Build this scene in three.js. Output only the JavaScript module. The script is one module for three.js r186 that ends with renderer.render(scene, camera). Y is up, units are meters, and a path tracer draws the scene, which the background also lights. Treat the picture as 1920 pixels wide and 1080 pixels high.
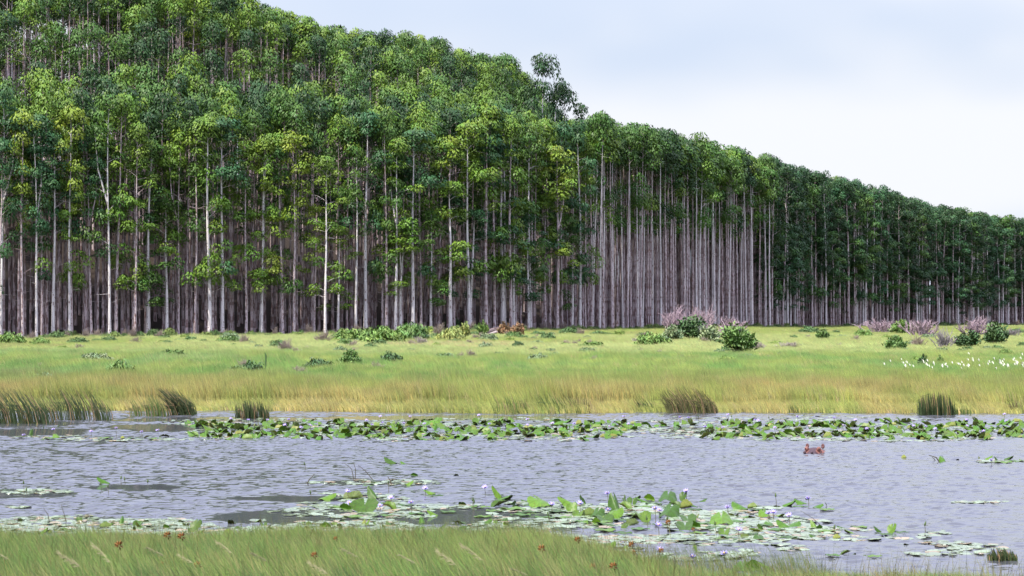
import * as THREE from 'three';
import { MarchingCubes } from 'three/addons/objects/MarchingCubes.js';

// ------------------------------------------------------------------ camera, sky, sun, exposure
const F = 4500, EYE = 3.8, YH = 585;                       // focal length in photo pixels, eye height, horizon row
const scene = new THREE.Scene();
const camera = new THREE.PerspectiveCamera(2 * Math.atan(540 / F) * 180 / Math.PI, 16 / 9, 0.5, 6000);
camera.position.set(0, EYE, 0);
camera.rotation.x = Math.atan((YH - 540) / F);
camera.focus = 120; camera.userData.fStop = 5.6;
const renderer = new THREE.WebGLRenderer({ antialias: true });
renderer.toneMapping = THREE.LinearToneMapping;
renderer.toneMappingExposure = 1.5;
renderer.shadowMap.enabled = true;

// seeded random and noise
function rng(seed) { let a = seed >>> 0; return () => { a = (a + 0x6D2B79F5) >>> 0; let t = Math.imul(a ^ (a >>> 15), 1 | a); t = (t + Math.imul(t ^ (t >>> 7), 61 | t)) ^ t; return ((t ^ (t >>> 14)) >>> 0) / 4294967296; }; }
const hash2 = (x, y, s = 0) => { let h = Math.imul(x | 0, 374761393) + Math.imul(y | 0, 668265263) + Math.imul(s | 0, 1274126177); h = Math.imul(h ^ (h >>> 13), 1274126177); return ((h ^ (h >>> 16)) >>> 0) / 4294967296; };
function vnoise(x, y, s = 0) { const xi = Math.floor(x), yi = Math.floor(y); let u = x - xi, v = y - yi; u = u * u * (3 - 2 * u); v = v * v * (3 - 2 * v); const a = hash2(xi, yi, s), b = hash2(xi + 1, yi, s), c = hash2(xi, yi + 1, s), d = hash2(xi + 1, yi + 1, s); return a + (b - a) * u + (c - a) * v + (a - b - c + d) * u * v; }
function fbm(x, y, s = 0, o = 4) { let r = 0, a = 0.5, n = 0; for (let i = 0; i < o; i++) { r += a * vnoise(x, y, s + i * 17); n += a; a *= 0.5; x *= 2.03; y *= 2.03; } return r / n; }
const sstep = (a, b, x) => { const t = Math.min(1, Math.max(0, (x - a) / (b - a))); return t * t * (3 - 2 * t); };
const lerp = (a, b, t) => a + (b - a) * t;
function table(xs, ys) { return (x) => { if (x <= xs[0]) return ys[0]; for (let i = 1; i < xs.length; i++) if (x <= xs[i]) return lerp(ys[i - 1], ys[i], (x - xs[i - 1]) / (xs[i] - xs[i - 1])); return ys[ys.length - 1]; }; }

// bright, thinly clouded sky
{
  const W = 1024, Hh = 512, data = new Float32Array(W * Hh * 4);
  for (let j = 0; j < Hh; j++) for (let i = 0; i < W; i++) {
    const el = ((j + 0.5) / Hh - 0.5) * Math.PI, az = ((i + 0.5) / W - 0.5) * 2 * Math.PI;
    const e = Math.max(0, el), k = sstep(0.10, 0.38, e);
    const dx = Math.cos(az) * Math.cos(el), dz = Math.sin(az) * Math.cos(el), dy = Math.max(0.03, Math.sin(el));
    const p = 1 / (dy + 0.25), c = fbm(dx * p * 1.6 + 9, dz * p * 1.6 + 4, 71, 5);
    const cl = sstep(0.36, 0.66, c);
    const blue = [lerp(0.66, 1.0, k), lerp(0.76, 1.1, k), lerp(0.93, 1.58, k)], white = [lerp(0.91, 1.58, k), lerp(0.935, 1.66, k), lerp(0.985, 2.08, k)];
    const o = (j * W + i) * 4;
    for (let q = 0; q < 3; q++) data[o + q] = 0.69 * (el < -0.02 ? 0.2 : lerp(blue[q], white[q], cl));
    data[o + 3] = 1;
  }
  const sky = new THREE.DataTexture(data, W, Hh, THREE.RGBAFormat, THREE.FloatType);
  sky.mapping = THREE.EquirectangularReflectionMapping; sky.magFilter = THREE.LinearFilter; sky.minFilter = THREE.LinearFilter; sky.wrapS = THREE.RepeatWrapping; sky.needsUpdate = true;
  scene.background = sky; scene.environment = sky; scene.environmentIntensity = 1; scene.backgroundIntensity = 1;
}
const WAVE = 0.0018;                                        // height of the pond's ripples, metres
const sun = new THREE.DirectionalLight(new THREE.Color(1, 0.95, 0.83), 4.5);
sun.position.set(-135, 310, -70); sun.target.position.set(0, 0, -220);
sun.castShadow = true; sun.shadow.radius = 4; sun.shadow.mapSize.set(4096, 4096);
Object.assign(sun.shadow.camera, { left: -320, right: 320, top: 320, bottom: -320, near: 1, far: 1200 });
sun.name = 'sun'; scene.add(sun, sun.target);

// ------------------------------------------------------------------ helpers
const used = {};
function numbered(n) { used[n] = (used[n] ?? -1) + 1; return used[n] ? n + '_' + String(used[n]).padStart(3, '0') : n; }
const shadows = (o) => { o.traverse((m) => { if (m.isMesh) { m.castShadow = true; m.receiveShadow = true; } }); return o; };
function top(o, name, label, category, group, kind) {
  o.name = numbered(name); o.userData = { label };
  if (category) o.userData.category = category;
  if (group) o.userData.group = group;
  if (kind) o.userData.kind = kind;
  scene.add(shadows(o)); return o;
}
function part(parent, name, geo, mat) { const m = new THREE.Mesh(geo, mat); m.name = name; parent.add(m); return m; }
class GB {                                                  // collects triangles into one geometry
  constructor() { this.p = []; this.n = []; this.u = []; this.c = []; this.i = []; }
  v(x, y, z, nx, ny, nz, u = 0, w = 0, c = [1, 1, 1]) { this.p.push(x, y, z); this.n.push(nx, ny, nz); this.u.push(u, w); this.c.push(c[0], c[1], c[2]); return this.p.length / 3 - 1; }
  t(a, b, c) { this.i.push(a, b, c); }
  tube(pts, rad, sides = 6, c = [1, 1, 1], vScale = 1) {
    const up = new THREE.Vector3(), t = new THREE.Vector3(), a = new THREE.Vector3(), b = new THREE.Vector3(); let len = 0; const first = this.p.length / 3;
    for (let k = 0; k < pts.length; k++) {
      t.subVectors(pts[Math.min(k + 1, pts.length - 1)], pts[Math.max(k - 1, 0)]).normalize();
      up.set(0, 0, 1); if (Math.abs(t.z) > 0.9) up.set(1, 0, 0);
      a.crossVectors(up, t).normalize(); b.crossVectors(t, a);
      if (k) len += pts[k].distanceTo(pts[k - 1]);
      for (let s = 0; s <= sides; s++) { const w = s / sides * Math.PI * 2, cx = Math.cos(w), sx = Math.sin(w), nx = a.x * cx + b.x * sx, ny = a.y * cx + b.y * sx, nz = a.z * cx + b.z * sx; this.v(pts[k].x + nx * rad[k], pts[k].y + ny * rad[k], pts[k].z + nz * rad[k], nx, ny, nz, s / sides, len * vScale, c); }
    }
    for (let k = 0; k < pts.length - 1; k++) for (let s = 0; s < sides; s++) { const o = first + k * (sides + 1) + s; this.t(o, o + 1, o + sides + 2); this.t(o, o + sides + 2, o + sides + 1); }
    return this;
  }
  geo() {
    const g = new THREE.BufferGeometry();
    g.setAttribute('position', new THREE.Float32BufferAttribute(this.p, 3)); g.setAttribute('normal', new THREE.Float32BufferAttribute(this.n, 3));
    g.setAttribute('uv', new THREE.Float32BufferAttribute(this.u, 2)); g.setAttribute('color', new THREE.Float32BufferAttribute(this.c, 3)); g.setIndex(this.i); return g;
  }
}
const V = (x, y, z) => new THREE.Vector3(x, y, z);
function canvasTex(w, h, fn, srgb = true) {                 // fn(x, y) -> [r, g, b] 0..1
  const d = new Uint8Array(w * h * 4);
  for (let y = 0; y < h; y++) for (let x = 0; x < w; x++) { const c = fn(x, y), o = (y * w + x) * 4; for (let q = 0; q < 3; q++) d[o + q] = Math.max(0, Math.min(255, Math.round(c[q] * 255))); d[o + 3] = 255; }
  const t = new THREE.DataTexture(d, w, h); t.wrapS = t.wrapT = THREE.RepeatWrapping; t.magFilter = THREE.LinearFilter; t.minFilter = THREE.LinearMipmapLinearFilter; t.generateMipmaps = true;
  if (srgb) t.colorSpace = THREE.SRGBColorSpace; t.needsUpdate = true; return t;
}
const rgb = (r, g, b) => new THREE.Color().setRGB(r, g, b);

// ------------------------------------------------------------------ lie of the land (d = metres in front of the camera, z = -d)
const edgeX = [-140, -61, -7.8, 10.7, 29.5, 54.8, 117, 220], edgeD = [262, 287, 317, 344, 391, 457, 562, 720];
const edge = table(edgeX, edgeD), edgeY = table([-61, -7.8, 10.7, 29.5, 54.8, 117], [0.3, 1.0, 0.95, 1.2, 0.65, 0.42]);
const hillAmp = table([-140, -61, -30, -13, -4, 1, 8.5, 14, 20], [30, 24, 20.5, 22.5, 23, 20.5, 14, 4, 0]);
function behind(x, d) {                                     // metres behind the forest edge, negative in front of it
  let m = 1e9; for (let i = 1; i < edgeX.length; i++) { const ax = edgeX[i - 1], ay = edgeD[i - 1], bx = edgeX[i] - ax, by = edgeD[i] - ay, t = Math.min(1, Math.max(0, ((x - ax) * bx + (d - ay) * by) / (bx * bx + by * by))); m = Math.min(m, Math.hypot(x - ax - bx * t, d - ay - by * t)); }
  return d > edge(x) ? m : -m;
}
const farShore = (x) => 91.5 - 0.05 * x + 2.2 * (fbm(x * 0.16, 3, 5, 3) - 0.5) + (x > -7 && x < 5 ? -2.0 * Math.sin((x + 7) / 12 * Math.PI) : 0);
const nearShore = (x) => lerp(37.6, 32.2, sstep(0.2, 3.0, x)) + 2.4 * (fbm(x * 0.55, 8, 6, 4) - 0.5);
function groundY(x, d) {
  const dn = nearShore(x), df = farShore(x);
  if (d < dn) return Math.min(2.1, 0.055 * (dn - d)) + 0.05 * (fbm(x * 0.7, d * 0.7, 11, 2) - 0.5) * sstep(0, 2, dn - d);
  if (d < df) return -Math.min(0.55, 0.16 * Math.min(d - dn, df - d));
  const De = edge(x), ye = edgeY(x), t = Math.min(1, (d - df) / Math.max(20, De - df));
  let y = 0.22 * sstep(0, 2.5, d - df) + (ye - 0.22) * t + 0.35 * (fbm(x * 0.06, d * 0.03, 21, 3) - 0.5) * sstep(0, 15, d - df);
  if (d > De) y += hillAmp(x) * sstep(4, 62, behind(x, d));
  return y;
}
function onGround(px, py, lift = 0) {                      // where the sight line through a photo pixel meets the land or the water
  for (let d = 26; d < 800; d += d < 150 ? 0.1 : 0.5) { const x = (px - 960) / F * d, y = EYE - (py - YH) / F * d; const g = Math.max(groundY(x, d), (d > nearShore(x) && d < farShore(x)) ? 0 : -9); if (y <= g + lift) return { x, y: g, d, s: F / d, z: -d }; }
  const d = 560; return { x: (px - 960) / F * d, y: groundY((px - 960) / F * d, d), d, s: F / d, z: -d };
}
const onWater = (px, py) => { const d = EYE * F / (py - YH); return { x: (px - 960) / F * d, y: 0, d, z: -d, s: F / d }; };
const pxOf = (x, d) => 960 + x / d * F;

{ // ground: one sheet from behind the camera to the horizon
  const ds = []; for (let d = -60; d < 30; d += 3) ds.push(d); for (let d = 30; d < 42; d += 0.5) ds.push(d); for (let d = 42; d < 84; d += 3) ds.push(d); for (let d = 84; d < 100; d += 0.5) ds.push(d); for (let d = 100; d < 700; d += 3.5) ds.push(d); for (let d = 700; d < 4200; d *= 1.25) ds.push(d);
  const NC = 200, g = new GB();
  ds.forEach((d, r) => { for (let c = 0; c <= NC; c++) { const u = c / NC * 2 - 1, x = Math.sign(u) * Math.pow(Math.abs(u), 1.25) * (70 + 0.6 * Math.abs(d)); const y = groundY(x, d);
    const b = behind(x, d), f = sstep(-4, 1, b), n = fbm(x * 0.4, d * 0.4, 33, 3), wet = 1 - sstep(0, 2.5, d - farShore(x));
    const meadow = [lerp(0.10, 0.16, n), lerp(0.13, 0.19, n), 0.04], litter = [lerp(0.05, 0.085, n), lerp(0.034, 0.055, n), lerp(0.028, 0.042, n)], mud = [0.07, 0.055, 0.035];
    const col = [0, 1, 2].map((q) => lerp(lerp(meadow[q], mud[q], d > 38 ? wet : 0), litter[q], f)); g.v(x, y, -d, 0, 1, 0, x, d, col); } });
  for (let r = 0; r < ds.length - 1; r++) for (let c = 0; c < NC; c++) { const o = r * (NC + 1) + c; g.t(o, o + 1, o + NC + 2); g.t(o, o + NC + 2, o + NC + 1); }
  const geo = g.geo(); geo.computeVertexNormals();
  const soil = canvasTex(512, 512, (x, y) => { const a = 0.72 + 0.5 * (fbm(x / 9, y / 9, 3, 4) - 0.5) + 0.25 * (hash2(x, y, 4) - 0.5); return [a, a, a * 0.96]; });
  soil.repeat.set(0.4, 0.4);
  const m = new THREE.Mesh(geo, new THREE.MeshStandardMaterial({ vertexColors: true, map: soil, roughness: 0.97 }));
  top(m, 'ground', 'low grassy land rising to a wooded hill behind the pond', null, null, 'structure');
}

// ------------------------------------------------------------------ pond
const calmSpots = [[700, 972, 260, 20], [520, 965, 120, 12], [1000, 986, 170, 14], [860, 962, 240, 12], [50, 925, 130, 11], [250, 914, 110, 6], [560, 935, 140, 7], [350, 800, 190, 8], [70, 810, 130, 9], [420, 787, 230, 6], [820, 784, 300, 6], [1330, 808, 110, 9], [60, 795, 120, 5], [1300, 962, 80, 10], [700, 905, 110, 5]].map(([px, py, rx, ry]) => { const a = onWater(px, py), b = onWater(px, py + ry), c = onWater(px, py - ry); return [a.x, a.d, rx / a.s, (c.d - b.d) / 2]; });
{ // the water surface is modelled wave by wave where it is seen, and runs on as a sheet to the sides
  const r = rng(5), comps = [];
  for (let k = 0; k < 44; k++) { const L = 0.2 * Math.pow(5, Math.pow(r(), 1.2)), th = Math.PI / 2 * 0.9 + (r() - 0.5) * 1.9, amp = WAVE * Math.pow(L / 0.4, 0.95), q = 2 * Math.PI / L; comps.push([q * Math.cos(th), q * Math.sin(th), r() * 6.28, amp]); }
  const calmAt = (x, d) => { let m = 0; const w = 0.9 * (fbm(x * 0.7, d * 0.5, 44, 3) - 0.5);
    for (const [cx, cd, rx, rd] of calmSpots) { const e = Math.hypot((x - cx) / rx, (d - cd) / rd) + w; if (e < 1) m = Math.max(m, 1 - sstep(0.75, 1.0, e)); }
    return lerp(lerp(0.55, 1.2, fbm(x * 0.16, d * 0.07, 61, 3)), 0.03, m); };
  const NC = 460, g = new GB(), ds = []; for (let d = 33; d < 96; d += lerp(0.042, 0.075, (d - 33) / 63)) ds.push(d);
  for (const d of ds) for (let c = 0; c <= NC; c++) { const u = c / NC * 2 - 1, x = u * (0.2135 * d + 7), k = calmAt(x, d) * (1 - sstep(0.97, 1, Math.abs(u))); let h = 0, hx = 0, hd = 0; for (const [kx, kd, ph, amp] of comps) { const a = kx * x + kd * d + ph; h += amp * Math.sin(a); const t = amp * Math.cos(a); hx += t * kx; hd += t * kd; } const n = 1 / Math.hypot(hx * k, 1, hd * k); g.v(x, h * k, -d, -hx * k * n, n, hd * k * n, x, d); }
  const R = ds.length; for (let i = 0; i < R - 1; i++) for (let c = 0; c < NC; c++) { const o = i * (NC + 1) + c; g.t(o, o + 1, o + NC + 2); g.t(o, o + NC + 2, o + NC + 1); }
  for (const sgn of [-1, 1]) { const x0 = sgn * (0.2135 * 33 + 7), x1 = sgn * (0.2135 * ds[R - 1] + 7), a = g.v(x0, 0, -33, 0, 1, 0), b = g.v(x1, 0, -ds[R - 1], 0, 1, 0), c = g.v(sgn * 240, 0, -ds[R - 1], 0, 1, 0), e = g.v(sgn * 240, 0, -33, 0, 1, 0); if (sgn > 0) { g.t(a, e, c); g.t(a, c, b); } else { g.t(a, c, e); g.t(a, b, c); } }
  const m = new THREE.Mesh(g.geo(), new THREE.MeshPhysicalMaterial({ color: rgb(0.08, 0.083, 0.1), roughness: 0.07, ior: 1.33 }));
  top(m, 'pond_water', 'rippled pond reflecting the pale sky, with dark calm patches', null, null, 'structure');
}

// ------------------------------------------------------------------ bark and leaf materials
function barkTex(seed, pale, brown, patch) {
  return canvasTex(128, 1024, (x, y) => {
    const xx = Math.min(x, 128 - x);
    const st = fbm(xx / 5, y / 160, seed, 4), pk = sstep(patch, patch + 0.12, fbm(xx / 16, y / 70, seed + 9, 4)), sp = hash2(x >> 1, y >> 2, seed) < 0.012 ? 0.5 : 1, f = (0.75 + 0.5 * st) * sp;
    return [0, 1, 2].map((q) => lerp(pale[q], brown[q], pk) * f);
  });
}
const T = { a: barkTex(1, [0.84, 0.81, 0.81], [0.54, 0.44, 0.43], 0.62), b: barkTex(2, [0.77, 0.71, 0.72], [0.52, 0.41, 0.40], 0.5), c: barkTex(3, [0.68, 0.63, 0.63], [0.50, 0.42, 0.41], 0.45) };
const bark = { pale: new THREE.MeshStandardMaterial({ map: T.a, roughness: 0.85 }), grey: new THREE.MeshStandardMaterial({ map: T.b, roughness: 0.9 }), brown: new THREE.MeshStandardMaterial({ map: T.c, roughness: 0.95 }) };
const leafMat = (r, g, b, rough = 0.5) => new THREE.MeshPhysicalMaterial({ color: rgb(r, g, b), vertexColors: true, roughness: rough, specularIntensity: 0.6, side: THREE.DoubleSide });
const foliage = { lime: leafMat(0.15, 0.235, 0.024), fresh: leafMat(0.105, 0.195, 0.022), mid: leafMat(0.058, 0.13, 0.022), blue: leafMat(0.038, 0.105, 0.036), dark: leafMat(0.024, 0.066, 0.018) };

// ------------------------------------------------------------------ eucalyptus trees
function leaf(g, p, dir, side, len, wid, c, nrm) {         // pointed leaf blade: four corners
  const n = nrm, mx = p.x + dir.x * len * 0.42, my = p.y + dir.y * len * 0.42, mz = p.z + dir.z * len * 0.42;
  const a = g.v(p.x, p.y, p.z, n.x, n.y, n.z, 0, 0, c), b = g.v(mx + side.x * wid, my + side.y * wid, mz + side.z * wid, n.x, n.y, n.z, 0, 0, c), d = g.v(p.x + dir.x * len, p.y + dir.y * len, p.z + dir.z * len, n.x, n.y, n.z, 0, 0, c), e = g.v(mx - side.x * wid, my - side.y * wid, mz - side.z * wid, n.x, n.y, n.z, 0, 0, c);
  // wind the two faces so that they look the way the normal points
  const ux = side.y * dir.z - side.z * dir.y, uy = side.z * dir.x - side.x * dir.z, uz = side.x * dir.y - side.y * dir.x;
  if (ux * n.x + uy * n.y + uz * n.z > 0) { g.t(a, b, d); g.t(a, d, e); } else { g.t(a, d, b); g.t(a, e, d); }
}
function clump(g, r, c, rx, ry, count, len = 0.4) {         // a domed spray: leaves hang from its rounded outside
  const tone = 0.82 + 0.4 * r(), warm = 0.85 + 0.4 * r();
  const dir = V(0, 0, 0), side = V(0, 0, 0), nrm = V(0, 0, 0), out = V(0, 0, 0), p = V(0, 0, 0);
  for (let k = 0; k < count; k++) {
    const th = r() * 6.283, cy = r() * 1.5 - 0.5, q = Math.sqrt(Math.max(0, 1 - cy * cy)), rad = 0.55 + 0.45 * Math.sqrt(r());
    out.set(Math.cos(th) * q, cy, Math.sin(th) * q); p.set(c.x + out.x * rx * rad, c.y + out.y * ry * rad + 0.1, c.z + out.z * rx * rad);
    dir.set(out.x * 0.8 + (r() - 0.5) * 0.6 - 0.15, -0.7 - 0.5 * r() + 0.3 * out.y, out.z * 0.8 + (r() - 0.5) * 0.6).normalize();
    side.set(-out.z + (r() - 0.5) * 0.9, (r() - 0.5) * 0.9, out.x + (r() - 0.5) * 0.9).cross(dir).cross(dir).normalize(); nrm.crossVectors(dir, side).normalize(); if (nrm.dot(out) < 0) nrm.negate(); nrm.multiplyScalar(0.6).addScaledVector(out, 1.1).normalize();
    const v = tone * (0.86 + 0.28 * r()), L = len * (0.7 + 0.6 * r());
    leaf(g, p, dir, side, L, L * 0.235, [v * warm, v, v * (1.5 - 0.5 * warm)], nrm);
  }
}
function makeTree(seed, o) {                               // o: h, crown (share of height where the main crown begins), low (lowest sprays), sprays, width, open
  const r = rng(seed), trunk = new GB(), crown = new GB(), h = o.h, pts = [], rad = [], R0 = o.r0 ?? 0.23;
  const bx = (r() - 0.5) * 0.9, bz = (r() - 0.5) * 0.9, wob = r() * 6;
  const at = (t) => V(bx * t * t + 0.14 * Math.sin(wob + t * 7) * t, t * h, bz * t * t + 0.14 * Math.cos(wob + t * 6) * t);
  for (let k = 0; k <= 11; k++) { const t = k / 11; pts.push(at(t)); rad.push(Math.max(0.025, R0 * (1.18 * Math.exp(-t * 40) * 0.25 + Math.pow(1 - t, 0.8) * 0.96 + 0.04))); }
  pts[0].y -= 0.5; trunk.tube(pts, rad, 7, [1, 1, 1], 0.18);
  const L = o.leaves ?? 92, big = o.big ?? 1;
  const limb = (t, len, rise, th, droop, cl, rr) => {       // a limb from the trunk with leaf sprays near its end
    const a = at(t), d = V(Math.cos(th), 0, Math.sin(th)), e = V(a.x + d.x * len, a.y + len * rise, a.z + d.z * len), m = V(a.x + d.x * len * 0.5, a.y + len * rise * 0.62 + droop, a.z + d.z * len * 0.5);
    trunk.tube([a, m, e], [rr, rr * 0.65, rr * 0.22], 4, [0.85, 0.8, 0.8], 0.18);
    for (let q = 0; q < cl; q++) { const w = q ? 0.55 + 0.4 * r() : 1, c = w > 0.6 ? m.clone().lerp(e, (w - 0.5) * 2) : m.clone(); c.x += (r() - 0.5) * 0.7; c.y += (r() - 0.4) * 0.6; c.z += (r() - 0.5) * 0.7; const s = (0.65 + 0.6 * r()) * big; clump(crown, r, c, s, s * (0.85 + 0.3 * r()), Math.round(L * s * 1.05)); }
  };
  const nMain = o.main ?? 26;
  for (let k = 0; k < nMain; k++) {                         // dense domed head
    const f = (k + r() * 0.8) / nMain, t = lerp(o.crown, 0.985, f), shape = Math.pow(Math.sin(Math.min(1, (1 - f) * 1.15 + 0.12) * Math.PI * 0.62), 0.7), len = o.width * shape * (0.45 + 0.6 * r());
    limb(t, len, 0.55 + 0.5 * r(), k * 2.4 + r(), 0.1, 1, 0.045);
  }
  for (let q = 0; q < 3; q++) { const c = at(0.985); c.x += (r() - 0.5) * 0.8; c.y += 0.2 - q * 0.5; c.z += (r() - 0.5) * 0.8; clump(crown, r, c, 0.95 * big, 0.95 * big, Math.round(L * 1.1)); }
  for (let k = 0; k < o.sprays; k++) { const t = lerp(o.low, o.crown, Math.pow(r(), 0.8)); limb(t, 0.8 + 1.9 * r(), 0.1 + 0.6 * r(), r() * 6.28, 0.15, 1 + (r() < 0.5 ? 1 : 0), 0.035); }
  for (let k = 0; k < (o.dead ?? 5); k++) { const t = lerp(0.12, o.crown, r()), a = at(t), th = r() * 6.28, len = 0.6 + 1.6 * r(); trunk.tube([a, V(a.x + Math.cos(th) * len, a.y + len * (0.5 * r() - 0.1), a.z + Math.sin(th) * len)], [0.025, 0.008], 3, [0.7, 0.62, 0.62], 0.18); }
  for (const [th, t0, t1, len] of o.forks ?? []) {          // second leaders
    const a = at(t0), e = V(a.x + Math.cos(th) * len, h * t1, a.z + Math.sin(th) * len), m = V(lerp(a.x, e.x, 0.75), lerp(a.y, e.y, 0.45), lerp(a.z, e.z, 0.75)); trunk.tube([a, m, e], [0.12, 0.09, 0.03], 5, [1, 1, 1], 0.18);
    for (let q = 0; q < 6; q++) { const c = m.clone().lerp(e, 0.35 + 0.65 * r()); c.x += (r() - 0.5) * 1.5; c.z += (r() - 0.5) * 1.5; clump(crown, r, c, 0.9, 0.85, L); }
  }
  return { trunk: trunk.geo(), crown: crown.geo(), h };
}
const kinds = { edge: [], bare: [], leafy: [], tall: [] };
for (let k = 0; k < 9; k++) kinds.edge.push(makeTree(100 + k, { h: 30, crown: 0.80 + 0.03 * (k % 4), low: 0.2, sprays: 8 + (k * 5) % 8, width: 1.2 + 0.2 * (k % 3), main: 6 + (k % 3), big: 1.1, dead: 12, r0: 0.19 + 0.02 * (k % 4), forks: k % 5 == 0 ? [[k, 0.55, 0.88, 1.5]] : [] }));
for (let k = 0; k < 5; k++) kinds.bare.push(makeTree(200 + k, { h: 30, crown: 0.82 + 0.02 * (k % 3), low: 0.55, sprays: 1 + (k % 4), width: 1.4 + 0.25 * (k % 2), main: 9 + (k % 3), big: 1.2, dead: 9, r0: 0.18 + 0.02 * (k % 3) }));
for (let k = 0; k < 5; k++) kinds.leafy.push(makeTree(300 + k, { h: 30, crown: 0.72, low: 0.13, sprays: 12 + k, width: 1.8, main: 11, big: 1.05, dead: 4, r0: 0.2 }));
for (let k = 0; k < 2; k++) kinds.tall.push(makeTree(400 + k, { h: 30, crown: 0.9, low: 0.6, sprays: 4, width: 1.3, main: 5, big: 1.2, dead: 5, r0: 0.26, forks: [[0.4, 0.62, 0.92, 2.8], [3.0, 0.62, 0.85, 2.5], [5.0, 0.55, 0.78, 1.8]] }));
const lite = [0, 1, 2].map((k) => makeTree(500 + k, { h: 30, crown: 0.87, low: 0.45, sprays: 2 + k, width: 1.4, main: 6, leaves: 66, big: 1.15, dead: 6, r0: 0.17 + 0.02 * k }));

const trees = [];
{
  const r = rng(77), S = 2.15;
  for (let d = 262; d < 760; d += S) for (let x = -150; x < 200; x += S) {
    const jx = x + (r() - 0.5) * 1.5, jd = d + (r() - 0.5) * 1.5, pick = r(), hv = r(), tv = r(), mv = r();
    if (Math.abs(jx) > 0.2135 * jd + 14) continue;
    const b = behind(jx, jd), hilly = hillAmp(jx); if (b < 0.4 || b > (hilly > 0.5 ? 100 : 40)) continue;
    const px = pxOf(jx, jd); let kind, h; if (hilly > 0.5 && b > 8 && r() > lerp(0.85, 0.19, sstep(14, 28, b)) + 0.5 * sstep(54, 64, b)) continue;
    if (px < 1105) { kind = b < 7 ? 'edge' : (b < 40 ? (pick < 0.6 ? 'edge' : 'bare') : 'bare'); h = b < 7 ? lerp(22, 30.5, Math.pow(hv, 0.7)) : lerp(26.5, 31, hv); if (b < 4 && pick < 0.16) h = lerp(13, 20, hv); }
    else if (px < 1440) { kind = 'bare'; h = lerp(28.5, 31.5, hv); }
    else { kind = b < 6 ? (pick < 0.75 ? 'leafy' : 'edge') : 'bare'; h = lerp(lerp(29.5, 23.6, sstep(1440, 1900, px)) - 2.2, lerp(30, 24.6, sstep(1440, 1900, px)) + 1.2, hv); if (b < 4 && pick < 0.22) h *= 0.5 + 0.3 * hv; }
    trees.push({ x: jx, d: jd, b, px, kind, h, tv, mv, topY: YH - (groundY(jx, jd) + h - EYE) / jd * F });
  }
}
// the trees that show as single trees: the first rows and those that make the skyline
trees.sort((a, b) => a.b - b.b);
const chosen = new Set();
for (const t of trees) if (t.px > -30 && t.px < 1950 && chosen.size < 215) chosen.add(t);
{ const bins = {}; for (const t of trees) if (!chosen.has(t) && t.px > -20 && t.px < 1940) { const k = Math.floor(t.px / 23); if (!bins[k] || t.topY < bins[k].topY) bins[k] = t; } Object.values(bins).forEach((t) => chosen.size < 298 && chosen.add(t)); }
const near = [[150, 'at the left end of the forest'], [420, 'behind the leaning reeds'], [620, 'left of the bracken thicket'], [790, 'behind the bracken thicket'], [900, 'behind the pale saplings'], [1000, 'behind the fallen log'], [1110, 'right of the fallen log'], [1240, 'left of the mauve dead brush'], [1340, 'behind the mauve dead brush'], [1440, 'behind the big round shrub'], [1600, 'right of the corner tree'], [1760, 'left of the grey dead bush'], [9999, 'at the right end of the forest']];
function plantTree(t, geo, fm, bm, label, group, name = 'eucalyptus_tree') {
  const g = new THREE.Group(); g.position.set(t.x, groundY(t.x, t.d), -t.d); g.rotation.y = t.tv * 6.283; g.rotation.z = ((t.tv * 13.7) % 1 - 0.5) * 0.05; const w = lerp(0.82, 1.22, t.mv); g.scale.set(w, t.h / geo.h, w);
  part(g, 'trunk', geo.trunk, bm); part(g, 'crown', geo.crown, fm); top(g, name, label, 'tree', group); return g;
}
for (const t of chosen) {
  const right = t.px > 1440, mid = t.px > 1105 && !right, hill = t.b > 8 && !right && !mid;
  const list = kinds[t.kind], geo = list[Math.floor(t.tv * 997) % list.length], p = (t.mv * 7.31) % 1;
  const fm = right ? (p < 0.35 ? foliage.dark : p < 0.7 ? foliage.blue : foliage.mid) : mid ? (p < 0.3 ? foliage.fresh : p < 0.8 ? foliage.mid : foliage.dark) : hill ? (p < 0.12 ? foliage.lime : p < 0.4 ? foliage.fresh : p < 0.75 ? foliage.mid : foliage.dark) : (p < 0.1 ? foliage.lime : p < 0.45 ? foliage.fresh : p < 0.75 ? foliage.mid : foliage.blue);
  const q = (t.tv * 5.77) % 1, bm = t.b < 3.5 ? (q < 0.4 ? bark.pale : bark.grey) : (q < 0.25 ? bark.pale : q < 0.7 ? bark.grey : bark.brown);
  const word = bm === bark.pale ? 'pale-trunked' : bm === bark.grey ? 'grey-trunked' : 'brown-trunked', leafWord = fm === foliage.lime ? 'yellow-green' : fm === foliage.fresh ? 'fresh green' : fm === foliage.mid ? 'mid-green' : fm === foliage.blue ? 'blue-green' : 'dark green';
  const place = near.find((n) => t.px < n[0])[1], row = hill ? 'uphill ' : t.b > 3 ? 'in second row ' : t.h < 21 ? 'in front row ' : '', size = t.h < 21 ? 'short ' : '';
  const label = `${size}${t.mv < 0.3 ? 'slim ' : t.mv > 0.7 ? 'stout ' : ''}${word} ${leafWord} eucalyptus ${row}${place}`;
  plantTree(t, geo, fm, bm, label, 'eucalyptus trees ' + place);
}
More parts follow.
